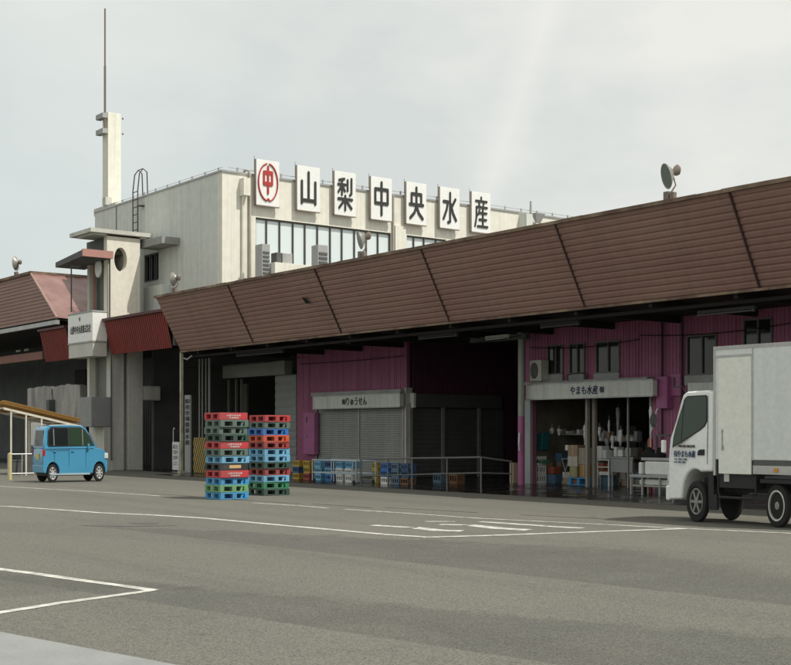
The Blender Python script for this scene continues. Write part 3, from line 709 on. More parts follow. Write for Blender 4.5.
STROKES = {
 "中": (.115, [[(.08,.35),(.08,.79),(.92,.79),(.92,.35),(.08,.35)], [(.5,1),(.5,0)]]),
 "山": (.115, [[(.5,.98),(.5,.14)], [(.08,.70),(.08,.06)], [(.92,.70),(.92,.06)], [(.08,.14),(.92,.14)]]),
 "梨": (.095, [[(.10,.90),(.44,.95)], [(.03,.77),(.52,.77)], [(.28,.93),(.28,.46)], [(.26,.73),(.05,.54)], [(.32,.71),(.48,.58)], [(.66,.92),(.66,.60)], [(.92,.97),(.92,.52),(.82,.47)], [(.04,.33),(.96,.33)], [(.5,.43),(.5,.0)], [(.45,.30),(.10,.06)], [(.55,.30),(.92,.06)]]),
 "央": (.115, [[(.5,1),(.5,.47)], [(.16,.46),(.16,.80),(.84,.80),(.84,.46)], [(.03,.46),(.97,.46)], [(.5,.44),(.36,.2),(.07,.03)], [(.5,.44),(.66,.2),(.94,.03)]]),
 "水": (.11, [[(.52,.99),(.52,.06),(.38,.03)], [(.05,.70),(.36,.70),(.27,.44),(.05,.14)], [(.90,.80),(.66,.56)], [(.58,.62),(.73,.34),(.95,.12)]]),
 "産": (.085, [[(.5,1),(.5,.88)], [(.10,.87),(.92,.87)], [(.33,.82),(.38,.70)], [(.69,.82),(.63,.70)], [(.14,.67),(.94,.67)], [(.15,.67),(.14,.32),(.04,.03)], [(.37,.57),(.27,.42)], [(.35,.48),(.90,.48)], [(.36,.26),(.88,.26)], [(.24,.03),(.97,.03)], [(.62,.59),(.62,.03)]])}
def strokes(ch, mat, root, X, y0, z0, w, h, dp=.03, tscale=1.0):
    """round-ended gothic lettering from strokes, lying on an X plane and facing +X"""
    th, lines = STROKES[ch]; th *= tscale; mb = MB(); k = 0
    for ln in lines:
        for a, b in zip(ln, ln[1:]):
            a = Vector((y0+a[0]*w, z0+a[1]*h)); b = Vector((y0+b[0]*w, z0+b[1]*h)); k += 1
            # brush is round in the real letter and narrower in width, as the boards are
            q = math.atan2((b.y-a.y)/h, (b.x-a.x)/w); ring = []
            for i in range(7): t_ = q+PI/2+PI*i/6; ring.append((a.x+math.cos(t_)*th*.5*w*1.12, a.y+math.sin(t_)*th*.5*h*.92))
            for i in range(7): t_ = q-PI/2+PI*i/6; ring.append((b.x+math.cos(t_)*th*.5*w*1.12, b.y+math.sin(t_)*th*.5*h*.92))
            e = dp+k*.0008; mb.prism([(X+.001, p[0], p[1]) for p in ring], [(X+e, p[0], p[1]) for p in ring])
    return mb.build("letter", mat, root)
# roof sign letters: boards along the sign wall
Zb0, Zb1 = 10.27, 12.02; XS = XW+.12
frame_m = paint("sign_frame", (.30, .26, .22), .6)
def roofboard(p0, p1, ch, label, red=False):
    a, b = onX(p0, XS+.1), onX(p1, XS+.1)
    r = Root("sign_letter_board", label, "sign board", (XS, (a+b)/2, Zb0), "roof sign boards")
    MB().box(XS, XS+.1, a, b, Zb0, Zb1).build("board", M_sign, r, bevel=.008)
    m = MB(); m.box(XS-.02, XS+.108, a-.02, a-.0005, Zb0-.02, Zb1+.0); m.box(XS-.02, XS+.108, a-.02, b+.02, Zb0-.03, Zb0-.0005); m.box(XW+.001, XS-.001, a+.2, a+.26, Zb0+.2, Zb1-.7); m.box(XW+.001, XS-.001, b-.26, b-.2, Zb0+.2, Zb1-.7); m.tube([(XS-.03, a-.01, Zb1-.5), (XS-.03, a-.01, Zb1+.12)], .014, 5); m.build("frame", frame_m, r)
    w = b-a
    if not red:
        strokes(ch, M_dgtext, r, XS+.1, a+w*.14, Zb0+.22, w*.70, Zb1-Zb0-.44)
    else:
        strokes(ch, M_redtext, r, XS+.1, a+w*.29, Zb0+.50, w*.42, .98, tscale=1.45)
        m = MB(); n = 40; cy = (a+b)/2; cz = Zb0+.90; ri = w*.415; zi = .72
        for side in (1, -1):
            pts = []
            for k in range(n+1):
                q = math.radians(84)-math.radians(166)*k/n; pts.append((XS+.125, cy+side*ri*math.cos(q), cz+zi*math.sin(q)))
            pts.append((XS+.125, cy, cz-zi*.86))
            m.tube(pts, .028, 6)
        m.build("emblem_ring", M_redtext, r)
    return r
roofboard(256.3, 279.3, "中", "white board with the red character in a red ring, first on the roof", True)
roofboard(297.2, 320, "山", "white roof board with dark mountain-like three stroke character, next after the red emblem")
roofboard(334.6, 355.8, "梨", "white roof board with the densest dark character, between mountain shape and boxed stroke")
roofboard(371, 392, "中", "white roof board with a dark rectangle crossed by one vertical stroke")
roofboard(406.4, 426.4, "央", "white roof board with dark character spreading two legs, third from the right")
roofboard(440, 459.6, "水", "white roof board with dark water character, second from the right end")
roofboard(471.7, 490.6, "産", "white roof board with dark multi-bar character, rightmost of the row")

# rooftop plant on the hall roof in front of the office windows
zr = ZT-.04
x = -42.2
def roofbox(px0, px1, xx, py_top, dp, label, mat, name, cat):
    a, b = onX(px0, xx), onX(px1, xx); z1 = zat(py_top, xx, (a+b)/2)
    r = Root(name, label, cat, (xx, (a+b)/2, zr)); MB().box(xx-dp, xx, a, b, zr, z1).build("casing", mat, r, bevel=.01)
    return r, a, b, z1
r, a, b, z1 = roofbox(262, 270, -41.3, 244, .5, "tall grey louvred unit on the roof, leftmost before the office windows", M_grey, "louvre_unit", "roof unit")
mb = MB()
for k in range(12): z = zr+.2+k*(z1-zr-.4)/12; mb.box(-41.299, -41.27, a+.04, b-.04, z, z+.07)
mb.build("louvre", M_dgrey, r)
r, a, b, z1 = roofbox(318, 328, -39.9, 245, .45, "tall grey louvred unit on the roof, right of the small condensers", M_grey, "louvre_unit", "roof unit")
mb = MB()
for k in range(10): z = zr+.3+k*(z1-zr-.5)/10; mb.box(-39.899, -39.87, a+.04, b-.04, z, z+.09)
mb.build("louvre", M_dgrey, r)
r, a, b, z1 = roofbox(275, 316, -41.0, 264, 1.0, "low cream roof enclosure under the office windows", M_white, "roof_enclosure", "roof unit")
for i, (p0, p1, lb) in enumerate(((276.5, 281.5, "small black condenser box on the cream roof enclosure, the narrower one"), (282.5, 292.5, "grey condenser box on the cream roof enclosure, the wider one"))):
    a, b = onX(p0, -41.3), onX(p1, -41.3); z0 = z1+.004
    solo(MB().box(-41.7, -41.3, a, b, z0, z0+.42), "condenser", M_dgrey if i == 0 else M_grey, lb, "condenser", (-41.5, (a+b)/2, z0), "condensers on the roof enclosure", bevel=.015)

# antenna tower on the left end of the office roof
ax0, ax1 = onY(102.5, 24.7), onY(108, 24.7); ay1 = onX(121, ax1)
ant = Root("antenna_tower", "square cream concrete post with a whip antenna above the left roof end", "antenna tower", ((ax0+ax1)/2, 25, ZW-.3))
MB().box(ax0, ax1, 24.7, ay1, ZW-.3, 16.1).build("post", M_white, ant, bevel=.01)
for z in (15.95, 15.25): MB().box(ax0-.18, ax1-.02, 24.45, 24.698, z-.12, z+.1).build("bracket", M_grey, ant)
for z in (15.9, 15.2): MB().box(ax1+.001, ax1+.05, ay1+.05, ay1+.1, z-.05, z+.03).build("bracket", M_dgrey, ant)
MB().tube([(ax1-.1, 24.6, 15.2), (ax1-.1, 24.6, 18.2)], .055, 8).build("antenna", M_lamp, ant); MB().tube([(ax1-.1, 24.6, 18.2), (ax1-.1, 24.6, 20.8), ], .04, 8).build("antenna_tip", M_lamp, ant)
m = MB(); m.box(ax0-.5, ax1+1.2, 24.5, 25.6, ZW+.07, ZW+.4); m.box(ax1+.05, ax1+.4, 24.4, 24.7, ZW+.4, ZW+.75); m.build("footing", M_conc, ant)

# ------------------------------------------------------------------ gate tower
XT = -47.5
gt = Root("gate_tower", "concrete stair tower with an oval opening beside the gate", "tower", (-48.3, 22, 0))
def TY(p): return onX(p, XT)
ty0, ty1 = TY(107), TY(140)
# upper wall with an oval hole
cy, cz = TY(120.6), zat(259.5, XT, TY(120.6)); ry, rz = (TY(127)-TY(114.3))/2, 12*dep(XT, cy)/F
mb = MB(); n = 48; inner = []; outer = []
for k in range(n):
    q = 2*PI*k/n; c_, s_ = math.cos(q), math.sin(q); inner.append((cy+ry*c_, cz+rz*s_))
    # project to rectangle
    za, zb_ = 5.9, 9.42
    tx = ((ty1-cy)/c_ if c_ > 1e-6 else (ty0-cy)/c_ if c_ < -1e-6 else 1e9); tz = ((zb_-cz)/s_ if s_ > 1e-6 else (za-cz)/s_ if s_ < -1e-6 else 1e9)
    t_ = min(tx, tz); outer.append((cy+t_*c_, cz+t_*s_))
corners = [(ty1, 9.42), (ty0, 9.42), (ty0, 5.9), (ty1, 5.9)]
for cpt in corners:                           # snap the nearest outer points to the corners
    j = min(range(n), key=lambda k: (outer[k][0]-cpt[0])**2+(outer[k][1]-cpt[1])**2); outer[j] = cpt
for X0 in (XT, XT-.3):
    vs = [(X0, *p) for p in inner]+[(X0, *p) for p in outer]; mb.add(vs, [(k, (k+1) % n, n+(k+1) % n, n+k) for k in range(n)])
mb.add([(XT, *p) for p in inner]+[(XT-.3, *p) for p in inner], [(k, (k+1) % n, n+(k+1) % n, n+k) for k in range(n)])
mb.add([(XT, *p) for p in outer]+[(XT-.3, *p) for p in outer], [(k, (k+1) % n, n+(k+1) % n, n+k) for k in range(n)])
mb.build("upper_wall", M_cream, gt)
mb = MB(); mb.box(XT-2.2, XT-.302, ty0+.9, ty1, 2.9, 9.4); mb.build("core_wall", M_conc, gt)   # seen dark through the hole
mb = MB(); mb.box(XT-2.35, XT-.3, ty0+.25, ty0+.4, 2.95, 9.4); mb.build("recess_wall", paint("recess_grey", (.20, .21, .18), .8), gt)
mb = MB(); xe = onY(89.6, ty0-.1); mb.box(xe-.12, xe+.1, ty0-.15, ty0+.1, 2.95, 8.6); mb.build("column", M_conc, gt)
mb = MB(); x2 = onY(92.5, ty0-.05); mb.box(x2-.05, x2+.04, ty0-.02, ty0+.06, 6.35, 8.5); mb.build("pipe", M_pinkband, gt)
# roof slab, lower canopy
c0 = onX(90.7, XT+.15)
mb = MB(); mb.box(onY(69.6, c0), XT+.15, c0, ty1+.5, 9.44, 9.60); mb.box(onY(72, c0)+.2, XT+.0, c0+.15, ty1+.3, 9.36, 9.438); mb.build("roof_slab", M_conc, gt)
XC = XT+.3; c1 = onX(82.3, XC); c2 = onX(113, XC)
mb = MB(); mb.prism([(XC-.02, c1+.02, 8.43), (XC-.02, c2, 8.43), (onY(54, c1)+.1, c2, 8.25), (onY(54, c1)+.1, c1+.02, 8.25)], [(XC-.02, c1+.02, 8.68), (XC-.02, c2, 8.68), (onY(54, c1)+.1, c2, 8.45), (onY(54, c1)+.1, c1+.02, 8.45)]); mb.build("canopy", M_dgrey, gt)
mb = MB(); mb.box(XC-.018, XC+.03, c1, c2, 8.42, 8.71); mb.build("canopy_fascia", M_pinkband, gt)
xq2 = onY(71.3, c1+.2); MB().tube([(xq2, c1+.2, 6.35), (xq2, c1+.2, 8.3)], .03, 6).build("canopy_pole", M_dgrey, gt)
MB().tube([(xq2, c1+.2, 8.18), (XC-.9, c1+.3, 8.12)], .03, 6).build("canopy_pole", M_dgrey, gt)
mb = MB(); mb.box(XT-2.2, XT-.32, ty0+.1, ty0+.9, 8.7, 9.35); mb.build("recess_shade_block", M_dgrey, gt)  # dark block stands in for the shaded recess under the slab
# sign box balcony
b0 = onX(92.5, XT+.02); bl = onY(68, b0)
mb = MB(); mb.box(bl, XT+.02, b0, ty0-.002, 5.16, 6.30); mb.build("sign_box", M_sign, gt, bevel=.01)
mb = MB(); mb.box(bl+.02, XT-.0, b0+.02, ty0-.002, 4.55, 5.10); mb.build("sign_box_base", paint("base_band", (.55, .55, .50), .8, (.4, .4, .36), .6, 1.2, (1, 1, .3)), gt, bevel=.01)
mb = MB(); mb.box(bl-.02, XT+.04, b0-.02, ty0-.002, 6.302, 6.36); mb.box(bl-.005, XT+.03, b0-.01, ty0-.002, 5.10, 5.158); mb.build("box_trim", M_grey, gt)
text("lettering", "山梨中央水産株式会社", M_dgtext, gt, (onY(70.5, b0), b0, 5.50), (1, 0), onY(91, b0)-onY(70.5, b0), .34, bold=.01, ext=.008)
text("lettering", "中", M_dgtext, gt, (onY(79, b0), b0, 5.98), (1, 0), .13, .2, bold=.01, ext=.008)
# lower balcony box, wall below
b1 = onX(91.3, XT-.02)
mb = MB(); mb.box(onY(80, b1), XT-.02, b1, ty0+.24, 1.75, 2.93); mb.build("lower_balcony", paint("balcony_grey", (.27, .28, .275), .75, (.2, .2, .2), .5, 1.3), gt, bevel=.01)
mb = MB(); mb.box(XT-1.5, XT-.05, ty0-.1, ty0+.24, 0, 1.74); mb.box(XT-.3, XT-.04, ty0+.24, ty0+.27, 0, 4.5); mb.build("lower_wall", M_conc, gt)
# gate pillars
for (pa, pb) in ((112, 124.2), (128, 143)):
    mb = MB(); mb.box(XT-.55, XT, TY(pa), TY(pb), 0, 5.2); mb.build("pillar", M_conc, gt, bevel=.02)
mb = MB(); mb.box(XT-.25, XT-.02, TY(143)+.002, TY(161.5), 2.82, 3.42); mb.build("cantilever_beam", M_conc, gt, bevel=.08, seg=3)
mb = MB(); y = TY(108.6); mb.tube([(XT+.1, y, 8.4), (XT+.1, y, 5.9), (XT+.12, TY(110), 4.5), (XT+.1, TY(110.4), .4)], .035, 8); mb.build("drain_pipe", M_dgrey, gt)
# oval mirror
my, mz = ty0-.1, zat(267, XT, ty0)
mxx = onY(98.5, my)
mir = Root("round_mirror", "round pale mirror hanging below the pink canopy of the tower", "mirror", (mxx, my, mz-.4))
disc_y(mxx, mz, my, .27, .36, .04).build("disc", M_sign, mir); disc_y(mxx, mz, my+.03, .29, .385, .03).build("rim", M_grey, mir)
MB().tube([(mxx+.2, my+.05, mz), (mxx+.4, my+.2, mz+.1)], .03, 6).build("arm", M_dgrey, mir)

# ------------------------------------------------------------------ red gate awning
ra = Root("gate_awning", "dark red ribbed awning band joining the tower to the brown awning", "awning", (-46, 22, 4.6))
YR = 21.75
def redpanel(x0, x1, name="panel", e0=0., e1=0.):
    mb = MB(); n = max(4, int((x1-x0)/.17)); vs = []
    for k in range(n):
        for (f, o) in ((0, 0), (.5, 0), (.56, -.03), (.94, -.03)):
            x = x0+(x1-x0)*(k+f)/n; vs += [(x, YR+o, 4.62), (x, YR-.28+o, 5.92)]
    m = len(vs)//2; mb.add(vs, [(2*i, 2*i+2, 2*i+3, 2*i+1) for i in range(m-1)]); return mb.build(name, M_red, ra)
xr0 = XT+.06; redpanel(xr0, XL-.15); xr2 = onY(46, YR); redpanel(xr2, onY(69, YR)+.4)
MB().box(xr2, onY(69, YR)+.4, YR-.4, YR-.2, 5.93, 6.03).build("top_flashing", M_redbr, ra)
mb = MB(); mb.box(xr0, XL-.15, YR-.4, YR-.2, 5.93, 6.03)
mb.hexa([(xr0, YR-.3, 6.031), (XL-.15, YR-.3, 6.031), (XL-.15, YW-.02, 6.031), (xr0, YW-.02, 6.031), (xr0, YR-.3, 6.04), (XL-.15, YR-.3, 6.04), (XL-.15, YR+.5, 6.22), (xr0, YR+.5, 6.22)])
mb.build("top_flashing", M_redbr, ra)
mb = MB(); mb.box(xr0, XL-.05, YR+.05, YW-.02, 5.2, 5.9); mb.box(xr2, XT-.6, YR+.05, YR+2.5, 5.2, 5.9); mb.build("soffit", M_black, ra)
mb = MB(); mb.box(XL-.15, XL-.02, YR-.0, YR+.1, 4.7, 6.2); mb.build("end_plate", M_dgrey, ra)
# dark passage under the gate
gp_ = Root("gate_passage", "dark covered passage behind the concrete gate pillars", "passage", (-46, 32, 0))
mb = MB(); mb.box(-58, XL-6, 34, 34.2, 0, 5.2); mb.box(XT-.9, XT-.7, YW, 34, 0, 5.2); mb.build("wall", M_dgrey, gp_)
mb = MB(); mb.box(-58, XL, YW+.02, 34, 5.05, 5.19); mb.build("ceiling", M_black, gp_)
mb = MB(); x = onY(168, 27); mb.box(x-.5, x+.6, 27, 27.1, 0, 2.2); mb.build("partition", paint("passage_partition", (.10, .10, .09), .9), gp_)

# ------------------------------------------------------------------ left hall with mitred roof
lh = Root("left_hall", "second market hall at far left with a brown mitred flared roof", "market hall", (-62, 26, 0))
T_ = (-56.2, 21.9, 8.75); B_ = (-52.0, 21.4, 6.4)
def fas(p0, p1, q0, q1, n, mat, name, along):
    """ribbed flared fascia: top edge p0-p1, bottom edge q0-q1"""
    mb = MB(); vs = []; cnt = 0; p0, p1, q0, q1 = map(Vector, (p0, p1, q0, q1)); nrm = (p1-p0).cross(q0-p0).normalized()
    if nrm.z > 0: nrm = -nrm
    if along == 'h':
        for i in range(n):
            for (f, o) in ((0, 0), (.15, .035), (.7, .045), (.82, 0)):
                s_ = (i+f)/n; vs += [p0.lerp(q0, s_)+nrm*o, p1.lerp(q1, s_)+nrm*o]; cnt += 1
        vs += [q0, q1]; cnt += 1
    mb.add(vs, [(2*i, 2*i+1, 2*i+3, 2*i+2) for i in range(cnt-1)]); return mb.build(name, mat, lh)
xfar = -95
fas((xfar, T_[1], T_[2]), T_, (xfar, B_[1], B_[2]), B_, 14, M_brown, "front_fascia", 'h')
yfar = 27
# side fascia faces the sun: tiled in a shallow grid
mb = MB(); n = 26; k2 = 7; vs = []
for i in range(n+1):
    for j in range(k2+1):
        a = Vector(T_).lerp(Vector((T_[0], yfar, T_[2])), i/n); b = Vector(B_).lerp(Vector((B_[0], yfar, B_[2])), i/n)
        vs.append(a.lerp(b, j/k2)+Vector((.02*math.sin(i*2.1), 0, .012*math.sin(j*3+i))))
mb.add(vs, [(i*(k2+1)+j, i*(k2+1)+j+1, (i+1)*(k2+1)+j+1, (i+1)*(k2+1)+j) for i in range(n) for j in range(k2)])
mb.build("side_fascia", M_brown2, lh)
mb = MB(); mb.box(xfar, T_[0]+.05, T_[1]-.08, T_[1]+.15, T_[2]-.02, T_[2]+.1); mb.box(T_[0]-.15, T_[0]+.05, T_[1]+.152, yfar, T_[2]-.02, T_[2]+.1); mb.build("crest_flashing", M_rust, lh)
mb = MB(); mb.tube([Vector(T_)+Vector((.04, -.04, -.03)), Vector(B_)+Vector((.04, -.04, 0))], .05, 6); mb.build("mitre_flashing", paint("mitre", (.36, .24, .19), .5), lh)
mb = MB(); mb.box(xfar, B_[0]+.1, B_[1]-.12, B_[1]+.05, B_[2]-.28, B_[2]-.1); mb.build("gutter", M_steel, lh)
mb = MB(); mb.box(xfar, T_[0]-.2, T_[1]+.2, 40, T_[2]-.15, T_[2]-.05); mb.box(xfar, B_[0]-.05, B_[1]+.06, 30, B_[2]-.1, B_[2]); mb.build("roof_deck", M_soff, lh)
mb = MB(); corr_x(mb, xfar, -50.5, 27.2, 0, 6.2, .2, .04); mb.box(xfar, -50.5, 27.21, 27.4, 0, 6.2); mb.build("wall", paint("dark_corrugated", (.10, .115, .11), .7, (.06, .065, .06), .7, .8), lh)
a = onY(42, 23.6)
mb = MB(); mb.box(xfar, a, 23.6, 23.8, 5.05, 5.45); mb.build("lintel_beam", M_pinkband, lh, bevel=.04)
mb = MB(); a = onY(75, 25.5); mb.box(a, a+1.3, 25.5, 25.7, 0, 4.6); mb.build("door_leaf", M_black, lh)
for p in (18, 26): x = onY(p, 25.6); MB().box(x-.3, x+.3, 25.6, 25.65, 5.9, 6.0).build("tube_lamp", M_sign, lh)
x_ = onY(15, T_[1]+.1)
fl = floodlight(16, 270, T_[1]+.1, T_[2]+.1, "floodlight on the far left hall roof edge, partly in the sky", .34, (-.8, -.5, -.1))

# weathered concrete wall below
cw0, cw1 = onY(27.5, 22.6), onY(80, 22.6)
def topz(x): return 3.62+.03*math.sin(x*2.3)+.03*math.sin(x*7.1)
cwl = Root("concrete_wall", "stained grey concrete wall behind the lean-to roof", "wall", ((cw0+cw1)/2, 22.7, 0))
mb = MB(); xs = wob(cw0, cw1, 18)
for x0, x1 in zip(xs, xs[1:]):
    mb.hexa([(x0, 22.6, 0), (x1, 22.6, 0), (x1, 22.9, 0), (x0, 22.9, 0), (x0, 22.6, topz(x0)), (x1, 22.6, topz(x1)), (x1, 22.9, topz(x1)), (x0, 22.9, topz(x0))])
mb.build("wall", M_concd, cwl)
x = onY(49.5, 22.4); MB().box(x-.17, x+.17, 22.3, 22.598, 2.35, 3.0).build("meter_box", M_dgrey, cwl, bevel=.02)
MB().tube([(x, 22.55, 3.0), (x-.1, 22.55, 3.25), (x-.1, 22.55, 3.5)], .025, 6).build("conduit", M_dgrey, cwl)

# lean-to shelter with fibreglass roof
XS0, XS1 = -44.0, -45.9
sy0, sy1 = onX(4, XS0), onX(82, XS0)
zs0, zs1 = 2.44, 1.80
ls = Root("lean_to", "lean-to shelter with yellow-brown translucent roof on white posts", "shelter", (-45, (sy0+sy1)/2, 0))
mb = MB(); n = 44; vs = []
for k in range(n+1):
    s_ = k/n; x = XS1+(XS0-XS1)*s_; o = .02*math.sin(k*PI/1.0*.75)
    o += s_*.10; vs += [(x, sy0, zs0+o), (x, sy1, zs1+o)]
for k in range(n+1):
    s_ = k/n; x = XS1+(XS0-XS1)*s_; o = .02*math.sin(k*PI/1.0*.75)+.006
    o += s_*.20; vs += [(x, sy0, zs0+o), (x, sy1, zs1+o)]
mb.add(vs, [(2*i, 2*i+1, 2*i+3, 2*i+2) for i in range(n)]+[(2*i+2*n+2, 2*i+2*n+3, 2*i+2*n+5, 2*i+2*n+4) for i in range(n)]); mb.build("roof_sheet", M_fiber, ls)
M_whp = paint("white_steel", (.66, .64, .56), .6, (.4, .34, .25), .6, 3)
mb = MB()
for x in (XS0-.02, XS1+.1): mb.hexa([(x-.03, sy0, zs0-.12), (x+.03, sy0, zs0-.12), (x+.03, sy1, zs1-.12), (x-.03, sy1, zs1-.12), (x-.03, sy0, zs0-.04), (x+.03, sy0, zs0-.04), (x+.03, sy1, zs1-.04), (x-.03, sy1, zs1-.04)])
for k in range(5): y = sy0+(sy1-sy0)*k/4; z = zs0+(zs1-zs0)*k/4; mb.box(XS1, XS0-.06, y-.02, y+.02, z-.09, z-.045)
mb.build("rafter", M_whp, ls)
for p, x in ((26, XS0-.02), (41.5, XS0-.02), (30, XS1+.1), (11, XS0-.02)):
    y = onX(p, x); z = zs0+(zs1-zs0)*(y-sy0)/(sy1-sy0)-.13
    MB().box(x-.025, x+.025, y-.025, y+.025, 0, z).build("post", M_whp, ls)
# things under it: panel, barrier, yellow post
y0, y1 = onX(29, -46.5), onX(46, -46.5)
solo(MB().box(-46.5, -46.45, y0, y1, .05, 1.9), "leaning_panel", M_grey, "pale grey panel standing under the lean-to behind the blue car", "panel", (-46.5, y0, .05))
bx = -42.4
mb = MB(); y0, y1 = onX(8, bx), onX(34, bx)
for z in (.12, .78): mb.tube([(bx, y0, z), (bx, y1, z)], .022, 6)
for p in (8, 22, 34): y = onX(p, bx); mb.tube([(bx, y, 0), (bx, y, .78)], .02, 6)
solo(mb, "pipe_barrier", M_steel, "low grey pipe barrier behind the rear of the blue car", "barrier", (bx, (y0+y1)/2, 0))
x, y = gp(10.2, 480); solo(MB().lathe((x, y, 0), (0, 0, 1), [(0, .055), (.84, .055), (.87, .03)], 14), "bollard", paint("pale_yellow", (.62, .52, .26), .6), "pale yellow post at the far left edge beside the barrier", "bollard", (x, y, 0), smooth=True)
for i, (p, py, w, h, lb) in enumerate(((20, 470, .5, .55, "dark bicycle-height bundle under the lean-to at far left"),)):
    pass
# scooter-like dark tools under the lean-to: stacked dark tubs
for i, (p, x, w, h) in enumerate(((16, -44.6, .5, .5), (27, -44.9, .4, .72), (36, -45.2, .5, .4))):
    y = onX(p, x); mb = MB(); mb.hexa([(x-w*.3, y-w*.3, 0), (x+w*.3, y-w*.3, 0), (x+w*.3, y+w*.3, 0), (x-w*.3, y+w*.3, 0), (x-w*.4, y-w*.4, h), (x+w*.4, y-w*.4, h), (x+w*.4, y+w*.4, h), (x-w*.4, y+w*.4, h)])
    mb.box(x-w*.43, x+w*.43, y-w*.43, y+w*.43, h, h+.04)
    solo(mb, "storage_tub", M_dgrey, ["dark tub under the lean-to nearest the yellow post", "tall dark tub, the middle one under the lean-to", "low dark tub under the lean-to beside the car rear"][i], "tub", (x, y, 0), "tubs under the lean-to")

# ------------------------------------------------------------------ pallets
PW = .72; PH = .158
def pallet_mesh():
    mb = MB(); w = PW; h = PH*.985; d = w
    mb.box(0, w, 0, d, h-.036, h); mb.box(0, w, 0, .07, 0, .026); mb.box(0, w, d-.07, d, 0, .022); mb.box(0, .07, .07, d-.07, 0, .022); mb.box(w-.07, w, .07, d-.07, 0, .022); mb.box(.07, w-.07, d/2-.05, d/2+.05, 0, .022)
    for (a, b) in ((0, .10), (w/2-.055, w/2+.055), (w-.10, w)):
        for (c, e) in ((0, .10), (d/2-.055, d/2+.055), (d-.10, d)):
            mb.box(a, b, c, e, .022, h-.028)
    # thin web ribs inside the openings
    f = .72; mb.hexa([(w-.04, d*f, .022), (w-.015, d*f, .022), (w-.015, d*f+.05, .022), (w-.04, d*f+.05, .022), (w-.04, d*f+.03, h-.028), (w-.015, d*f+.03, h-.028), (w-.015, d*f+.10, h-.028), (w-.04, d*f+.10, h-.028)])
    return mb
PC = {
 "bright red": (.50, .045, .05), "dull red": (.33, .05, .045), "grey-green": (.11, .17, .14), "dark green": (.03, .075, .055), "light blue": (.16, .42, .62),
 "black": (.025, .027, .028), "sky blue": (.05, .30, .58), "lime green": (.16, .36, .16), "blue": (.03, .16, .48), "orange red": (.62, .10, .035), "green": (.03, .22, .10), "pale blue": (.22, .44, .60)}
pm = {k: paint("plastic_"+k.replace(" ", "_").replace("-", "_"), v, .6, tuple(c*.55+.05 for c in v), .8, 4, fine=18) for k, v in PC.items()}
ordn = ["topmost", "second from the top", "third from the top", "fourth from the top", "fifth from the top", "sixth from the top", "sixth from the bottom", "fifth from the bottom", "fourth from the bottom", "third from the bottom", "second from the bottom", "bottommost"]
def stack(x1, y0, cols, which, h):
    n = len(cols)
    for i, c in enumerate(cols):
        k = n-1-i; ph = h/n
        dx, dy = random.uniform(-.022, .022), random.uniform(-.022, .022); rz = random.uniform(-.03, .03)
        if i == n-1: dx = dy = rz = 0
        mb = pallet_mesh(); mb.v = [(v[0]-PW/2, v[1]-PW/2, v[2]*ph/PH) for v in mb.v]
        face = c in ("bright red",)
        r = Root("pallet", f"{c} plastic pallet, {ordn[i]} of the {which} pallet stack", "pallet", (x1-PW/2+dx, y0+PW/2+dy, k*ph+.004), "stacked plastic pallets")
        mb.build("deck", pm[c], r, bevel=.004, local=True, seg=1); r.o.rotation_euler = (0, 0, rz)
        if which.startswith("left") and c == "bright red":   # closed side with white printing
            wx = PW/2+dx*0
            MB().box(PW/2-.006, PW/2+.003, -PW/2+.03, PW/2-.03, .012, ph-.012).build("side_plate", pm[c], r, local=True)
            rr = type("Q", (), {})(); rr.matrix_world_loc = (0, 0, 0); rr.o = r.o
            text("lettering", "山梨中央水産", M_wtext, rr, (PW/2+.003, -.18, ph*.48), (0, 1), .36, .045, bold=0, ext=.004)
            text("lettering", "市場専用", M_wtext, rr, (PW/2+.003, -.12, ph*.16), (0, 1), .24, .04, bold=0, ext=.004)
        if which.startswith("left") and c == "black":
            MB().box(PW/2+.0045, PW/2+.012, -.14, .16, ph*.30, ph*.74).build("tag_plate", paint("tag_orange", (.6, .40, .20), .6), r, local=True)
            MB().box(PW/2-.01, PW/2+.004, -PW/2+.05, PW/2-.05, .012, ph-.012).build("side_plate", pm[c], r, local=True)
stack(-25.15, 14.17, ["bright red", "grey-green", "grey-green", "dark green", "bright red", "grey-green", "light blue", "black", "bright red", "sky blue", "lime green", "sky blue"], "left near", 1.955)
stack(-26.17, 15.92, ["bright red", "grey-green", "blue", "orange red", "dull red", "light blue", "light blue", "dark green", "dull red", "light blue", "green", "dark green"], "right far", 1.925)

# ------------------------------------------------------------------ blue kei van
SV = .62
vx, vy = -37.03, 14.80                       # near (right) rear corner; the car points to +Y
def VXF(v): return (vx-(v[1])*SV, vy+v[0]*SV, v[2])      # local: x forward from rear, y from right side inward, z up
van = Root("parked_car", "sky blue tall boxy kei wagon parked by the tower, rear to the left", "car", (vx-.45, vy+1.05, 0))
Wv = 1.475
def ring_profile(pts, hw):                   # pts (x,z), hw(x,z)->inset
    return [(x, hw(x, z), z) for x, z in pts], [(x, Wv-hw(x, z), z) for x, z in pts]
def inset(x, z):
    i = .0
    if z > .95: i += (z-.95)*.15
    if z > 1.68: i += .06
    if z < .35: i += .03
    if x > 3.1: i += (x-3.1)*.45
    if x < .08: i += .04
    return i
def arc(cx, cz, r, a0, a1, n=10): return [(cx+r*math.cos(math.radians(a0+(a1-a0)*k/n)), cz+r*math.sin(math.radians(a0+(a1-a0)*k/n))) for k in range(n+1)]
WR, WF, RA = .48, 2.90, .33
lower = [(0.0, .42), (.03, .30)]+[(WR-RA, .28)]+arc(WR, .29, RA, 178, 2, 12)+[(WR+RA, .26), (WF-RA, .26)]+arc(WF, .29, RA, 178, 2, 12)+[(3.30, .25), (3.385, .32), (3.40, .55), (3.37, .74), (3.29, .90), (3.05, 1.0), (2.72, 1.04), (2.2, 1.03), (.02, 1.03), (0, .7)]
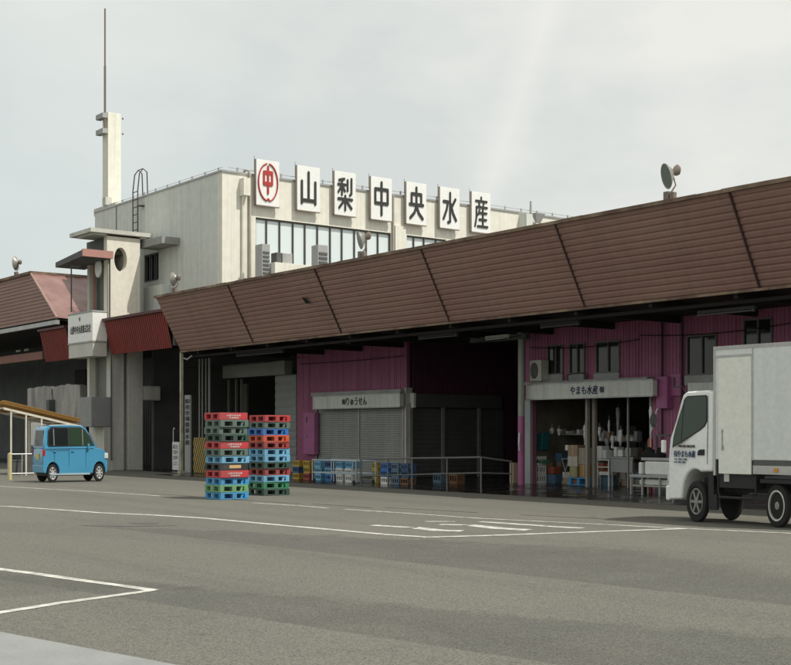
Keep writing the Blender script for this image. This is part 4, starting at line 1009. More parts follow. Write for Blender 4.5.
a_, b_ = ring_profile(lower, inset)
body = MB(VXF).prism(a_, b_).build("body", M_van, van, bevel=.022, smooth=True)
green = [(.02, 1.025), (.05, 1.3), (.12, 1.62), (.22, 1.70), (.6, 1.74), (1.4, 1.75), (2.0, 1.725), (2.2, 1.66), (2.5, 1.36), (2.82, 1.025)]
a_, b_ = ring_profile(green, inset)
MB(VXF).prism(a_, b_).build("cabin", M_van, van, bevel=.03, smooth=True)
def sidepane(pts, name, mat=M_glass, root=van, XF=VXF, off=.008, ins=inset, rev=False, W=Wv):
    p0 = [(x, ins(x, z)-off, z) for x, z in pts]; p1 = [(x, ins(x, z)+.01, z) for x, z in pts]
    if rev: p0 = [(x, W-y, z) for x, y, z in p0]; p1 = [(x, W-y, z) for x, y, z in p1]
    return MB(XF).prism(p0, p1).build(name, mat, root)
side_g = [[(.26, 1.22), (.30, 1.125), (.50, 1.12), (.50, 1.645), (.36, 1.62), (.28, 1.50)], [(.56, 1.12), (1.26, 1.12), (1.26, 1.645), (.56, 1.645)], [(1.34, 1.12), (2.0, 1.12), (2.0, 1.60), (1.9, 1.645), (1.34, 1.645)], [(2.05, 1.12), (2.52, 1.12), (2.30, 1.40), (2.05, 1.59)]]
surround = [(.22, 1.18), (.27, 1.10), (2.66, 1.10), (2.42, 1.40), (2.14, 1.62), (1.95, 1.675), (.40, 1.675), (.26, 1.58)]
for rev in (False, True):
    sidepane(surround, "window_surround", M_chassis, off=.004, rev=rev)
    for k, g in enumerate(side_g): sidepane(g, "side_window", M_glass if k not in (2, 3) else glass("green_reflection_glass", (.03, .055, .035), .05, .6), off=.010, rev=rev)  # front panes have a green reflection painted into their colour
MB(VXF).add([(.034, .2, 1.09), (.034, Wv-.2, 1.09), (.105, Wv-.23, 1.58), (.105, .23, 1.58), (.02, .2, 1.09), (.02, Wv-.2, 1.09), (.088, Wv-.23, 1.58), (.088, .23, 1.58)], [(0,1,2,3),(4,7,6,5),(0,4,5,1),(1,5,6,2),(2,6,7,3),(3,7,4,0)]).build("rear_window", M_glass, van)
MB(VXF).add([(2.80, .18, 1.07), (2.80, Wv-.18, 1.07), (2.24, Wv-.2, 1.64), (2.24, .2, 1.64), (2.84, .18, 1.07), (2.84, Wv-.18, 1.07), (2.275, Wv-.2, 1.66), (2.275, .2, 1.66)], [(3,2,1,0),(4,5,6,7),(0,1,5,4),(1,2,6,5),(2,3,7,6),(3,0,4,7)]).build("windscreen", M_glass, van)
for y0, y1 in ((.0, .13), (Wv-.13, Wv)):
    MB(VXF).box(-.018, .10, y0+.03, y1-.01, .80, 1.0).build("tail_lamp", paint("tail_red", (.45, .015, .02), .3), van, bevel=.01)
MB(VXF).box(-.022, .0, .55, .9, .70, .87).build("number_plate", paint("kei_plate", (.62, .52, .08), .5), van)
MB(VXF).box(-.02, .02, .04, Wv-.04, .30, .52).build("bumper", M_van, van, bevel=.02)
for y0 in (.05, Wv-.35): MB(VXF).box(3.18, 3.40, y0, y0+.3, .70, .88).build("headlight", glass("headlight_glass", (.6, .62, .62), .1, .8), van, bevel=.03)
MB(VXF).box(2.25, 2.35, -.10, .04, 1.0, 1.17).build("wing_mirror", M_van, van, bevel=.02); MB(VXF).box(2.25, 2.35, Wv-.04, Wv+.10, 1.0, 1.17).build("wing_mirror", M_van, van, bevel=.02)
sm = MB(VXF)
for x in (1.30, 2.18, .56): sm.box(x-.006, x+.006, -.004, .002, .36, 1.02)
sm.box(.30, 1.28, -.003, .002, .985, .995); sm.build("door_gap", paint("gap_blue", (.01, .06, .11), .6), van)
MB(VXF).box(.50, .66, -.02, .0, .93, .96).build("door_handle", M_van, van); MB(VXF).box(1.42, 1.58, -.02, .0, .93, .96).build("door_handle", M_van, van)
MB(VXF).tube([(.06, .0, 1.045), (1.2, -.004, 1.05), (2.6, .0, 1.045)], .014, 6).build("belt_moulding", M_van, van, smooth=True)
MB(VXF).box(.35, 2.4, .005, .03, .225, .275).build("side_skirt", paint("silver_sill", (.4, .5, .55), .4), van)
def wheel(XF, cx, cy, r, root, side, rimr=.68, w=.16, spokes=8, rimmat=M_alu):
    t_ = MB(XF).lathe((cx, cy, r), (0, side, 0), [(-w, r*.7), (-w, r*.94), (-w*.85, r), (-w*.12, r), (0, r*.95), (.004, r*.74), (-.03, r*.70)], 32).build("wheel", M_rubber, root, smooth=True)
    m = MB(XF); n = 32; m.lathe((cx, cy, r), (0, side, 0), [(-.09, r*rimr), (-.012, r*rimr), (.004, r*(rimr-.04)), (-.02, r*(rimr-.10)), (-.05, r*(rimr-.11))], n)
    sub(m, "rim", rimmat, t_, root, smooth=True)
    m = MB(XF)
    for k in range(spokes):
        q = 2*PI*k/spokes; c_, s_ = math.cos(q), math.sin(q); px_, pz_ = -s_*.024, c_*.024; ri = r*(rimr-.08)
        y = cy+side*-.035; y2 = cy+side*-.012
        a = (cx+px_, y, r+pz_); b = (cx-px_, y, r-pz_); c = (cx+c_*ri-px_, y, r+s_*ri-pz_); d = (cx+c_*ri+px_, y, r+s_*ri+pz_)
        m.hexa([a, b, c, d]+[(v[0], y2, v[2]) for v in (a, b, c, d)])
    m.lathe((cx, cy-side*.04, r), (0, side, 0), [(0, r*.2), (.035, r*.18), (.04, r*.05)], 14)
    sub(m, "spokes", rimmat, t_, root)
    m = MB(XF); m.lathe((cx, cy-side*.06, r), (0, side, 0), [(0, r*(rimr-.02)), (.004, r*(rimr-.03))], 24); sub(m, "brake_disc", M_dgrey, t_, root)
    return t_
for cx in (WR, WF):
    wheel(VXF, cx, .02, .275, van, -1); wheel(VXF, cx, Wv-.02, .275, van, 1)
MB(VXF).tube([(-.012, Wv*.5, 1.12), (-.0, Wv*.5+.28, 1.30)], .008, 5).build("rear_wiper", M_chassis, van)
m = MB(VXF); m.box(-.006, .03, .12, .13, .5, 1.06); m.box(-.006, .03, Wv-.13, Wv-.12, .5, 1.06); m.build("tailgate_gap", paint("gap_blue", (.01, .06, .11), .6), van)
MB(VXF).tube([(.35, .12, 1.735), (1.2, .11, 1.75), (1.95, .12, 1.732)], .012, 6).build("roof_highlight_strip", paint("roof_highlight", (.6, .62, .6), .4), van)  # pale strip painted as the sun's highlight along the roof edge
m = MB(VXF)
for x in (.54, 2.025): m.hexa([(x-.02, inset(x, 1.12)-.014, 1.12), (x+.02, inset(x, 1.12)-.014, 1.12), (x+.02, .05, 1.12), (x-.02, .05, 1.12), (x-.02, inset(x, 1.62)-.014, 1.62), (x+.02, inset(x, 1.62)-.014, 1.62), (x+.02, .12, 1.62), (x-.02, .12, 1.62)])
m.build("window_pillar", paint("pillar_trim", (.22, .23, .22), .5), van)
m = MB(VXF); m.box(.9, 1.2, .35, .42, 1.1, 1.5); MB(VXF).box(3.34, 3.415, .35, Wv-.35, .62, .76).build("grille", M_chassis, van)
MB(VXF).box(.2, 3.2, .18, Wv-.18, .2, .45).build("underbody", M_chassis, van)

# ------------------------------------------------------------------ white box truck
tx, ty, ST = -14.74, 17.02, .617             # near front corner, the cab points to -X
def TXF(v): return (tx+v[0]*ST, ty+v[1]*ST, v[2])         # local: x rearward from the front, y away from the camera side
trk = Root("box_truck", "white refrigerated box truck with its cab facing left", "truck", (tx+1.5, ty+.5, 0))
Wt = 1.72
def tu(px, y=ty): return (onY(px, y)-tx)/ST
def tz(px, py, y=ty): return zat(py, onY(px, y), y)
fw, rw = tu(694.8), tu(775.2)
def tin(x, z):
    i = 0
    if z > 1.25: i += (z-1.25)*.05
    if x < .3: i += (.3-x)**2*1.2
    return i
cab_pts = [(.02, .42), (.0, .62), (.02, .95), (.06, 1.2), (.12, 1.40), (tu(675), 1.70), (tu(679.6), 2.02), (tu(681.8), 2.15), (tu(686), 2.205), (tu(706), 2.215), (tu(712.5), 2.17), (tu(713), 1.9), (tu(713), .95), (tu(713)-.02, .86)]
cab_pts += arc(fw, .40, .46, 62, 178, 12)[0:1] and [(fw+.46*math.cos(math.radians(a)), .42+.47*math.sin(math.radians(a))) for a in range(66, 181, 9)]
cab_pts += [(fw-.46, .38), (.10, .36)]
ap = [(x, tin(x, z), z) for x, z in cab_pts]; bp_ = [(x, Wt-tin(x, z), z) for x, z in cab_pts]
MB(TXF).prism(ap, bp_).build("cab", M_truck, trk, bevel=.03, smooth=True)
gpx = [(673.6, 446.3), (674.4, 437), (676.2, 428), (684.6, 399), (687, 397), (704.5, 396), (705.6, 398), (705.8, 421), (703.5, 426), (699, 430)]
gl = [(tu(p), tz(p, q)) for p, q in gpx]
cxg = sum(x for x, z in gl)/len(gl); czg = sum(z for x, z in gl)/len(gl)
for rev in (False, True):
    sidepane([(cxg+(x-cxg)*1.07, czg+(z-czg)*1.05) for x, z in gl], "window_seal", M_chassis, trk, TXF, .006, tin, rev, Wt)
    sidepane(gl, "door_window", glass("cab_reflection_glass", (.022, .045, .034), .04, .5), trk, TXF, .012, tin, rev, Wt)  # greenish reflection of a shutter put into the pane colour
# quarter line between vent and door pane
sidepane([(tu(681), tz(681, 441)), (tu(681.7), tz(681.7, 440.6)), (tu(683.8), tz(683.8, 399)), (tu(683), tz(683, 401))], "window_bar", M_chassis, trk, TXF, .016, tin)
MB(TXF).hexa([(.135, .12, 1.42), (.155, .12, 1.40), (.155, Wt-.12, 1.40), (.135, Wt-.12, 1.42), (tu(681)-.02, .12, 2.08), (tu(681.5), .12, 2.09), (tu(681.5), Wt-.12, 2.09), (tu(681)-.02, Wt-.12, 2.08)]).build("windscreen", M_glass, trk)
MB(TXF).box(-.05, .10, .05, Wt-.05, .34, .60).build("bumper", M_truck, trk, bevel=.03)
for y0 in (.08, Wt-.38): MB(TXF).box(-.015, .06, y0, y0+.3, .66, .84).build("headlight", glass("headlight_glass"), trk, bevel=.02)
MB(TXF).box(-.02, .03, .45, Wt-.45, .72, .92).build("grille", M_chassis, trk)
sm = MB(TXF)
x = tu(707.3); sm.box(x-.008, x+.008, tin(1, 1)-.006, .004, .98, 1.25)
for (z0, z1) in ((1.25, 1.6), (1.6, 1.95), (1.95, 2.12)): sm.hexa([(x-.008, tin(x, z0)-.006, z0), (x+.008, tin(x, z0)-.006, z0), (x+.008, .1, z0), (x-.008, .1, z0), (x-.008, tin(x, z1)-.006, z1), (x+.008, tin(x, z1)-.006, z1), (x+.008, .1, z1), (x-.008, .1, z1)])
sm.build("door_gap", paint("gap_grey", (.22, .22, .21), .6), trk)
sidepane([(tu(697.8), tz(698, 455.4)), (tu(698.2), tz(698, 451)), (tu(700), tz(700, 449.6)), (tu(704.3), tz(704, 449.4)), (tu(704.4), tz(704, 455.2))], "door_handle", M_chassis, trk, TXF, .02, tin)
# cab side mirror stay and white corner light
MB(TXF).box(-.12, -.02, -.06, .08, 1.16, 1.38).build("wing_mirror", M_truck, trk, bevel=.02)
MB(TXF).tube([(-.04, .0, 1.36), (-.30, -.05, 1.62), (-.36, -.05, 1.66)], .012, 6).build("mirror_stay", M_chassis, trk)
mbm = MB(TXF); mbm.lathe((-.38, -.05, 1.72), (-1, .1, 0), [(0, .13), (.03, .12)], 16); mbm.build("round_mirror_head", M_chassis, trk)
def ttext(s, p0, p1, py0, py1, mat, bold=.02):
    u0, u1 = tu(p0), tu(p1); z1, z0 = tz((p0+p1)/2, py0), tz((p0+p1)/2, py1)
    return text("lettering", s, mat, trk, (tx+u0*ST, ty, z0), (1, 0), (u1-u0)*ST, z1-z0, bold=bold, ext=.012)
ttext("甲府市地方卸売市場", 679, 695, 444.8, 447.6, M_dgtext, .0)
ttext("㈲やまも水産", 674.4, 695.5, 450.3, 457.4, M_blue_t, .012)
ttext("TEL 055 228", 674.6, 687, 458.4, 460.2, M_blue_t, .0)
ttext("FAX 055 228", 674.6, 685.5, 461.2, 463, M_blue_t, .0)
# chassis
bx0, bx1 = tu(714.6), 5.35; ZBX = 1.06
MB(TXF).box(1.0, 5.2, .45, Wt-.45, .52, .74).build("chassis_frame", M_chassis, trk)
MB(TXF).box(tu(707), tu(713)-.02, .05, Wt-.05, .45, .84).build("step_panel", M_chassis, trk)
MB(TXF).box(tu(713.2), bx0-.02, .12, Wt-.12, .75, 2.0).build("cab_back_gap", M_chassis, trk)
g = MB(TXF); xg0, xg1 = tu(717.5), tu(755)
g.box(xg0, xg1, .04, .4, .60, 1.0)
g.tube([(xg0, .03, .9), (xg0, .03, .52), (xg0+.08, .03, .44), (xg1-.1, .03, .44), (xg1, .03, .52), (xg1, .03, .9)], .025, 6)
g.box(tu(707.5), tu(716), .04, .12, .22, .48)
g.build("side_guard", M_chassis, trk)
MB(TXF).box(tu(724), tu(729), .0, .03, .70, .86).build("fuel_flap", M_alubox, trk); MB(TXF).box(tu(722), tu(724.2), .0, .03, .86, .96).build("fuel_cap", paint("warn_plate", (.5, .4, .3), .5), trk)
MB(TXF).box(tu(760), 5.3, .0, .30, .70, .76).build("mudguard", M_chassis, trk)
# cargo box
YBX = -.02
MB(TXF).box(bx0, bx1, YBX, Wt+.04, ZBX, 2.90).build("cargo_box", M_box, trk, bevel=.02)
m = MB(TXF)
m.box(bx0-.01, bx1, YBX-.02, YBX+.1, 2.875, 2.93); m.box(bx0-.015, bx0+.05, YBX-.015, YBX+.1, ZBX-.26, 2.874)
x = tu(753.2); m.box(x-.02, x+.02, YBX-.012, YBX+.02, ZBX, 2.874); m.box(bx0+.051, tu(753.2)-.021, YBX-.012, YBX+.02, 2.74, 2.78)
m.build("box_frame", M_alubox, trk)
MB(TXF).box(tu(719.6), tu(752), YBX-.03, YBX+.03, .83, 2.73).build("side_door", paint("door_panel", (.77, .79, .72), .45, (.70, .71, .65), .3, .8), trk, bevel=.008)
m = MB(TXF); x = tu(723.6); m.tube([(x, YBX-.045, 1.24), (x, YBX-.045, 1.56)], .014, 6); m.box(x-.02, x+.04, YBX-.05, YBX-.031, 1.22, 1.30); m.box(x-.02, x+.02, YBX-.05, YBX-.031, 1.50, 1.54); m.build("door_latch", M_grey, trk)
MB(TXF).box(tu(753.8), bx1, YBX-.0, YBX+.1, .98, 1.058).build("lower_rail_shadow", M_dgrey, trk); MB(TXF).box(tu(753.8), bx1, YBX-.015, YBX+.08, .84, .978).build("lower_rail", M_alubox, trk)
MB(TXF).box(bx0, tu(753), YBX+.03, Wt, .80, ZBX-.002).build("subframe", M_chassis, trk)
m = MB(TXF)
for k in range(26): x = bx0+.12+k*.12; m.box(x-.008, x+.008, YBX-.026, YBX-.0205, 2.895, 2.911)
m.build("rivet", M_grey, trk)
MB(TXF).box(tu(775), tu(779), YBX-.04, YBX-.016, .88, .94).build("side_marker", paint("amber", (.6, .25, .03), .3), trk)
m = MB(TXF); m.tube([(tu(683), .1, 2.2), (tu(681), .02, 2.3), (tu(676), -.1, 2.28)], .010, 5); m.build("mirror_bracket", M_chassis, trk)
steel_rim = paint("steel_rim", (.27, .27, .26), .5, (.12, .11, .10), .6, 8)
wheel(TXF, fw, .04, .345, trk, -1, .66, .2, 6, steel_rim); wheel(TXF, fw, Wt-.04, .345, trk, 1, .66, .2, 6, steel_rim)
wheel(TXF, rw, .06, .345, trk, -1, .72, .2, 0, steel_rim); wheel(TXF, rw, Wt-.06, .345, trk, 1, .6, .2, 6, steel_rim)
m = MB(TXF); n = 40; m.tube([(rw+.235*math.cos(2*PI*k/n), .05, .345+.235*math.sin(2*PI*k/n)) for k in range(n+1)], .014, 6); m.build("rim_ring", paint("rim_white", (.7, .7, .67), .4), trk)

M_rail = paint("old_rail", (.13, .132, .125), .6, (.12, .11, .10), .6, 3)
# ---- railing in front of the passage
rl = Root("pipe_railing", "long grey pipe railing in front of the dark passage", "railing", (-26, 20.95, 0))
yr = 20.95
def RP(p, py): x = onY(p, yr); return (x, yr, zat(py, x, yr))
m = MB(); m.tube([RP(361, 459), RP(412, 458.3), RP(447, 457.9), RP(481, 457.3)], .024, 8); m.tube([RP(361, 476), RP(412, 474.8), RP(447, 473.6), RP(481, 473)], .018, 8)
e = RP(481, 457.3); RL = onX(511, e[0])-yr; m.tube([e, (e[0]+.02, yr+RL, e[2]-.12)], .024, 8); e2 = RP(481, 473); m.tube([e2, (e2[0]+.02, yr+RL, e2[2]-.04)], .018, 8)
m.build("rail", M_rail, rl)
for p, q in ((361, 459), (388, 458.6), (412, 458.3), (447, 457.9), (481, 457.3)):
    x, y, z = RP(p, q); MB().tube([(x, y, 0.004), (x, y, z)], .022 if p != 412 else .03, 8).build("post", M_rail, rl)
MB().tube([(e[0]+.02, yr+RL, 0.004), (e[0]+.02, yr+RL, e[2]-.12)], .022, 8).build("post", M_rail, rl)

# crates ------------------------------------------------------------
def crate_proto(w, d, h):
    m = MB(); t = .02
    m.box(0, w, 0, d, 0, .02)
    for (a, b, c, e) in ((0, w, 0, t), (0, w, d-t, d), (0, t, t, d-t), (w-t, w, t, d-t)):
        m.box(a, b, c, e, .02, h*.28); m.box(a-.006, b+.006, c-.006, e+.006, h*.78, h)
        if b-a > e-c:
            for k in range(4): x = a+(b-a-.03)*k/3; m.box(x, x+.03, c, e, h*.28, h*.78)
        else:
            for k in range(4): y = c+(e-c-.03)*k/3; m.box(a, b, y, y+.03, h*.28, h*.78)
    return m
CR = {"yellow": M_yel, "light blue": pm["light blue"], "blue": pm["blue"], "white": M_foam, "navy": paint("navy_plastic", (.03, .08, .18), .5), "red": pm["dull red"], "green": pm["green"], "orange": paint("faded_orange_plastic", (.17, .085, .04), .6), "slate": paint("slate_plastic", (.10, .16, .22), .5)}
protos = {}
def crate(c, x, y, z, label, w=.36, d=.3, h=.2, rz=0):
    k = (c, w, d, h)
    if k not in protos:
        o = crate_proto(w, d, h).build("crate", CR[c], None); protos[k] = o
    else:
        o = protos[k].copy(); C.objects.link(o)
    o.location = (x, y, z); o.rotation_euler = (0, 0, rz); tag(o, label, "crate", "crates stored along the hall front"); return o
yc = 22.4
lv = ["bottom", "middle", "top", "fourth"]
for (p, cols, where) in ((293, ["yellow", "navy", "yellow"], "left end beside the pallets"), (303, ["red", "yellow", "yellow"], "foot of the tall pink cabinet"),
                         (314.5, ["light blue", "light blue", "light blue"], "left end of the pale cart frame"), (325, ["blue", "light blue", "navy"], "middle of the pale cart frame"),
                         (335.5, ["white", "white", "light blue"], "white stack on the cart frame"), (345.5, ["white", "white", "light blue"], "right end of the cart frame"),
                         (372.5, ["yellow", "yellow", "yellow"], "left part of the railing"), (381, ["white", "blue", "blue"], "spot just right of the tall yellow stack"),
                         (391.5, ["slate", "slate", "slate"], "slate stack behind the railing"), (401, ["orange", "navy", "navy"], "spot left of the thick rail post")):
    x = onY(p, yc)
    for i, c in enumerate(cols):
        crate(c, x+random.uniform(-.01, .01), yc+random.uniform(-.02, .02), .006+i*.205, f"{c} plastic crate, {lv[i]} of three at the {where}", w=.34 if p != 372.5 else .26)
for (p, c, wh) in ((433, "slate", "slate crate on the dark floor behind the middle of the railing"), (449, "orange", "orange crate on the dark floor behind the right part of the railing")):
    crate(c, onY(p, 24), 24, .006, wh, h=.3)
# pale cart frame in front of the blue crates
yk = 21.6; m = MB(); x0, x1 = onY(312.5, yk), onY(356, yk)
for z in (.30, .68): m.tube([(x0, yk, z), (x1, yk, z), (x1, yk+.7, z), (x0, yk+.7, z), (x0, yk, z)], .02, 6)
for x in (x0, (x0+x1)/2, x1):
    for y in (yk, yk+.7): m.tube([(x, y, .05), (x, y, .68)], .02, 6)
r = Root("cart_frame", "pale low pipe cart frame around the blue and white crates", "cart", ((x0+x1)/2, yk+.35, 0)); m.build("frame", paint("pale_blue_steel", (.45, .53, .55), .5), r)
for x in (x0+.1, x1-.1):
    for y in (yk, yk+.7): MB().lathe((x, y-.02, .06), (0, 1, 0), [(0, .055), (.04, .055)], 14).build("caster", M_rubber, r)
# small cream box at the foot of the pink pillar
x, y = onY(509.5, 25.6), 25.6
solo(MB().box(x, x+.16, y, y+.2, .006, .62), "foam_box", paint("cream_box", (.5, .40, .27), .7), "narrow cream box standing on end left of the pink pillar", "box", (x, y, .006), bevel=.01)
x = onY(518.2, 25.0); m = MB(); m.tube([(x, 25.05, 1.0), (x+.03, 25.0, 1.2), (x, 25.05, 1.5)], .03, 6); solo(m, "hanging_cloth", M_foam, "white cloth hanging on the pink pillar", "cloth", (x, 25.05, 1.0))

# ------------------------------------------------------------------ shop contents
ys = YF+.35
def sx(p, y=ys): return onY(p, y)
def sz(p, py, y=ys): return zat(py, onY(p, y), y)
def goods(p0, p1, py0, py1, y, dp, mat, name, cat, label, **k):
    a, b = sx(p0, y), sx(p1, y); z1, z0 = max(sz(p0, py0, y), .03), max(sz(p0, py1, y), .008)
    return solo(MB().box(a, b, y, y+dp, z0, z1), name, mat, label, cat, ((a+b)/2, y+dp/2, z0), bevel=.008, **k)
# blue pallet with cartons
a, b = sx(568.5), sx(588)
m = MB(); m.box(a, b, ys, ys+.5, .19, .23); m.box(a, b, ys, ys+.5, .006, .03)
for f in (0, .44, .88): m.box(a+(b-a)*f, a+(b-a)*(f+.12), ys, ys+.5, .03, .19)
solo(m, "floor_pallet", pm["sky blue"], "blue plastic pallet on the shop floor under the cartons", "pallet", ((a+b)/2, ys+.25, .006), bevel=.004)
zc = .234
def carton(p0, p1, z0, z1, mat, label, y=ys+.03):
    a, b = sx(p0, y), sx(p1, y); r = Root("carton", label, "carton", ((a+b)/2, y+.2, z0), "cartons on the blue pallet")
    MB().box(a, b, y, y+.4, z0, z1).build("box", mat, r, bevel=.006); MB().box((a+b)/2-.02, (a+b)/2+.02, y-.003, y-.0005, z0+.01, z1-.01).build("tape", paint("tape", (.5, .42, .3), .4), r)
carton(569.5, 576.8, zc, zc+.30, paint("olive_card", (.36, .33, .16), .8), "olive carton low on the left of the blue pallet"); carton(579.6, 587, zc, zc+.36, paint("orange_card", (.42, .22, .08), .8), "orange-brown carton low on the right of the blue pallet")
carton(567.6, 577.2, zc+.304, zc+.60, paint("pale_card", (.58, .55, .46), .8), "pale white-fronted carton in the middle left of the pile"); carton(567.8, 577.4, zc+.604, zc+.92, M_card, "tan carton topmost on the left of the pile")
carton(578.6, 587.2, zc+.364, zc+.84, paint("grey_card", (.34, .31, .26), .8), "greyish carton with a dark mark topmost on the right of the pile")
goods(565, 572, 445, 450.5, ys+.1, .2, M_foam, "styrofoam_tray", "tray", "white tray lying on the topmost tan carton")
# green tubs and white rack
a, b = sx(534), sx(541.4)
m = crate_proto(b-a, .3, .27)
for i in range(3):
    mm = crate_proto(b-a, .3, .265); mm.v = [(v[0]+a, v[1]+ys-.1, v[2]+.006+i*.27) for v in mm.v]
    solo(mm, "basket", M_foam, f"white slotted basket, {lv[i]} of three by the grey shop post", "basket", (a, ys-.1, .006+i*.27), "white baskets by the shop post")
goods(534, 542.2, 460, 463, ys-.1, .3, pm["green"], "green_tray", "tray", "green tray lying on the three white baskets")
m = MB(); 
for i in range(3): x = sx(534.5)+i*.02; m.hexa([(x, ys, 1.0+i*.15), (x+.3, ys, 1.0+i*.15), (x+.3, ys+.3, 1.0+i*.15), (x, ys+.3, 1.0+i*.15), (x-.01, ys-.01, 1.13+i*.17), (x+.33, ys-.01, 1.16+i*.18), (x+.33, ys+.3, 1.16+i*.18), (x-.01, ys+.3, 1.13+i*.17)])
solo(m, "folded_sheet", M_teal, "folded teal tarpaulin heaped above the green tray", "tarpaulin", (sx(534.5), ys, 1.0), bevel=.02)
# low stool / folding frame
m = MB(); x0, x1 = sx(557), sx(564)
m.tube([(x0, ys+.2, .01), (x1, ys+.2, .75)], .012, 5); m.tube([(x1, ys+.2, .01), (x0, ys+.2, .75)], .012, 5); m.tube([(x0, ys+.2, .75), (x1, ys+.2, .75)], .014, 5)
solo(m, "folding_stand", M_grey, "thin folding stand on the shop floor left of the cartons", "stand", (x0, ys+.2, 0))
# work tables and clutter right of the mid post
def table(p0, p1, y, dp, pytop, label, mat=M_steel, shelf=None):
    a, b = sx(p0, y), sx(p1, y); z = sz(p0, pytop, y); r = Root("work_table", label, "table", ((a+b)/2, y+dp/2, 0), "work tables of the shop")
    MB().box(a, b, y, y+dp, z-.04, z).build("table_top", mat, r, bevel=.006)
    for x in (a+.03, b-.03):
        for yy in (y+.03, y+dp-.03): MB().box(x-.02, x+.02, yy-.02, yy+.02, .006, z-.042).build("leg", mat, r)
    if shelf: MB().box(a, b, y+.02, y+dp-.02, shelf-.03, shelf).build("shelf", mat, r)
    return a, b, z
a, b, z = table(611, 633, YF+.5, .6, 457, "stainless table inside the shop right of the middle post")
MB().box(a, b, YF+.48, YF+.497, z-.42, z-.05).build("apron", M_grey, None); ob = bpy.data.objects["apron"]; par = [o for o in bpy.data.objects if o.name.startswith("work_table")][-1]; ob.parent = par; ob.location = (-par.location.x, -par.location.y, -par.location.z)
a2, b2, z2 = table(596, 609, YF+.6, .5, 459, "white small table just right of the middle post", M_foam, .55)
goods(597, 602, 446, 458.6, YF+.62, .3, M_foam, "polystyrene_box", "box", "tall white box on the small white table, left one")
goods(602.5, 606, 450, 458.6, YF+.62, .3, M_foam, "polystyrene_box", "box", "squat white box on the small white table, right one")
goods(597.5, 603.5, 464, 469.5, YF+.66, .3, paint("rust_red", (.35, .10, .05), .6), "red_tray", "tray", "rust red tray on the lower shelf of the small white table")
goods(598, 610, 471.5, 475, YF+.66, .3, M_foam, "white_tray", "tray", "pale tray low under the small white table")
goods(613.5, 616.5, 447, 456.6, YF+.7, .3, M_foam, "polystyrene_box", "box", "narrow white box at the left end of the stainless table")
goods(617.5, 622.5, 450, 456.6, YF+.72, .3, M_foam, "polystyrene_box", "box", "low white box in the middle of the stainless table")
goods(625, 630.5, 448, 456.6, YF+.68, .3, paint("grey_tub", (.4, .42, .4), .6), "tub", "tub", "grey tub at the right end of the stainless table")
# hanging scales, bags, ladles: irregular pale shapes
hang = [(541, 383+25, 430, .05), (552, 428, 434, .08), (599.5, 427, 436, .05), (603, 432, 440, .07), (609, 420, 432, .03), (612.5, 436, 448, .06), (618, 408, 440, .05), (620.5, 430, 446, .07), (585, 425, 446, .05), (607, 438, 446, .06), (545, 432, 436, .04), (559, 429, 435, .05)]
wd = ["hook end above the green tray", "shelf line left in the shop", "gap right of the middle post", "second place right of the middle post", "spot above the white box", "front of the stainless table", "centre of the right bay, longest one", "centre of the right bay, lower one", "left side of the middle post", "back of the right bay", "far left bay beside the partition", "middle of the left bay"]
for i, (p, q0, q1, w) in enumerate(hang):
    y = YF+.9; x = sx(p, y); z1, z0 = sz(p, q0, y), sz(p, q1, y); m = MB(); pts = []
    n = 6; a = []; 
    for k in range(n+1):
        z = z1+(z0-z1)*k/n; ww = w*(.6+.5*math.sin(PI*min(1, k/n+.15)))*random.uniform(.7, 1.25); a.append((z, ww))
    m.lathe((x, y, z0), (0, 0, 1), [(z-z0, ww) for z, ww in reversed(a)], 6); m.v = [(v[0]+random.uniform(-.25, .25)*w, v[1]+random.uniform(-.2, .2)*w, v[2]+random.uniform(-.3, .3)*w) for v in m.v]
    m.tube([(x, y, z1), (x, y, min(2.74, z1+.12))], .006, 4)
    solo(m, "hanging_bag", M_foam if i % 3 else M_grey, f"pale bag hanging in the shop at the {wd[i]}", "bag", (x, y, z0), "bags hanging inside the shop")
# dark stock at the back
for i in range(9):
    p = 540+i*13; y = YF+3.2; x = sx(p, y); h = random.uniform(.9, 1.9)
    solo(MB().box(x-.22, x+.2, y, y+.4, .006, h), "stock_rack", paint("stock_dark%d" % (i % 3), [(.05, .05, .045), (.09, .085, .07), (.03, .04, .045)][i % 3], .8), "dim stock rack at the back of the shop, " + ["first", "second", "third", "fourth", "fifth", "sixth", "seventh", "eighth", "ninth"][i]+" from the left", "rack", (x, y, 0), "stock racks at the shop back")
m = MB(); y = YF+1.3; m.box(sx(541, y), sx(585, y), y, y+.3, sz(560, 434, y)-.03, sz(560, 434, y)); solo(m, "wall_shelf", M_grey, "thin pale shelf at eye height in the left shop bay", "shelf", (sx(560, y), y, sz(560, 434, y)))
for i in range(7):
    p = 546+i*5.5; zz = sz(560, 434, y)+.004; x = sx(p, y+.1); h = random.uniform(.06, .16)
    solo(MB().box(x-.04, x+.05, y+.05, y+.2, zz, zz+h), "container", M_grey if i % 2 else M_foam, "small container on the thin shelf, "+["first", "second", "third", "fourth", "fifth", "sixth", "seventh"][i]+" from the left", "container", (x, y+.1, zz), "containers on the thin shelf")
m = MB(); y = YF+1.5; zsf = sz(620, 441, y); m.box(sx(600, y), sx(640, y), y, y+.35, zsf-.03, zsf)
for p in (601, 639): m.box(sx(p, y)-.02, sx(p, y)+.02, y+.3, y+.34, .006, zsf-.031)
solo(m, "goods_shelf", M_dgrey, "dark goods shelf behind the stainless table in the right shop bay", "shelf", (sx(620, y), y, 0))
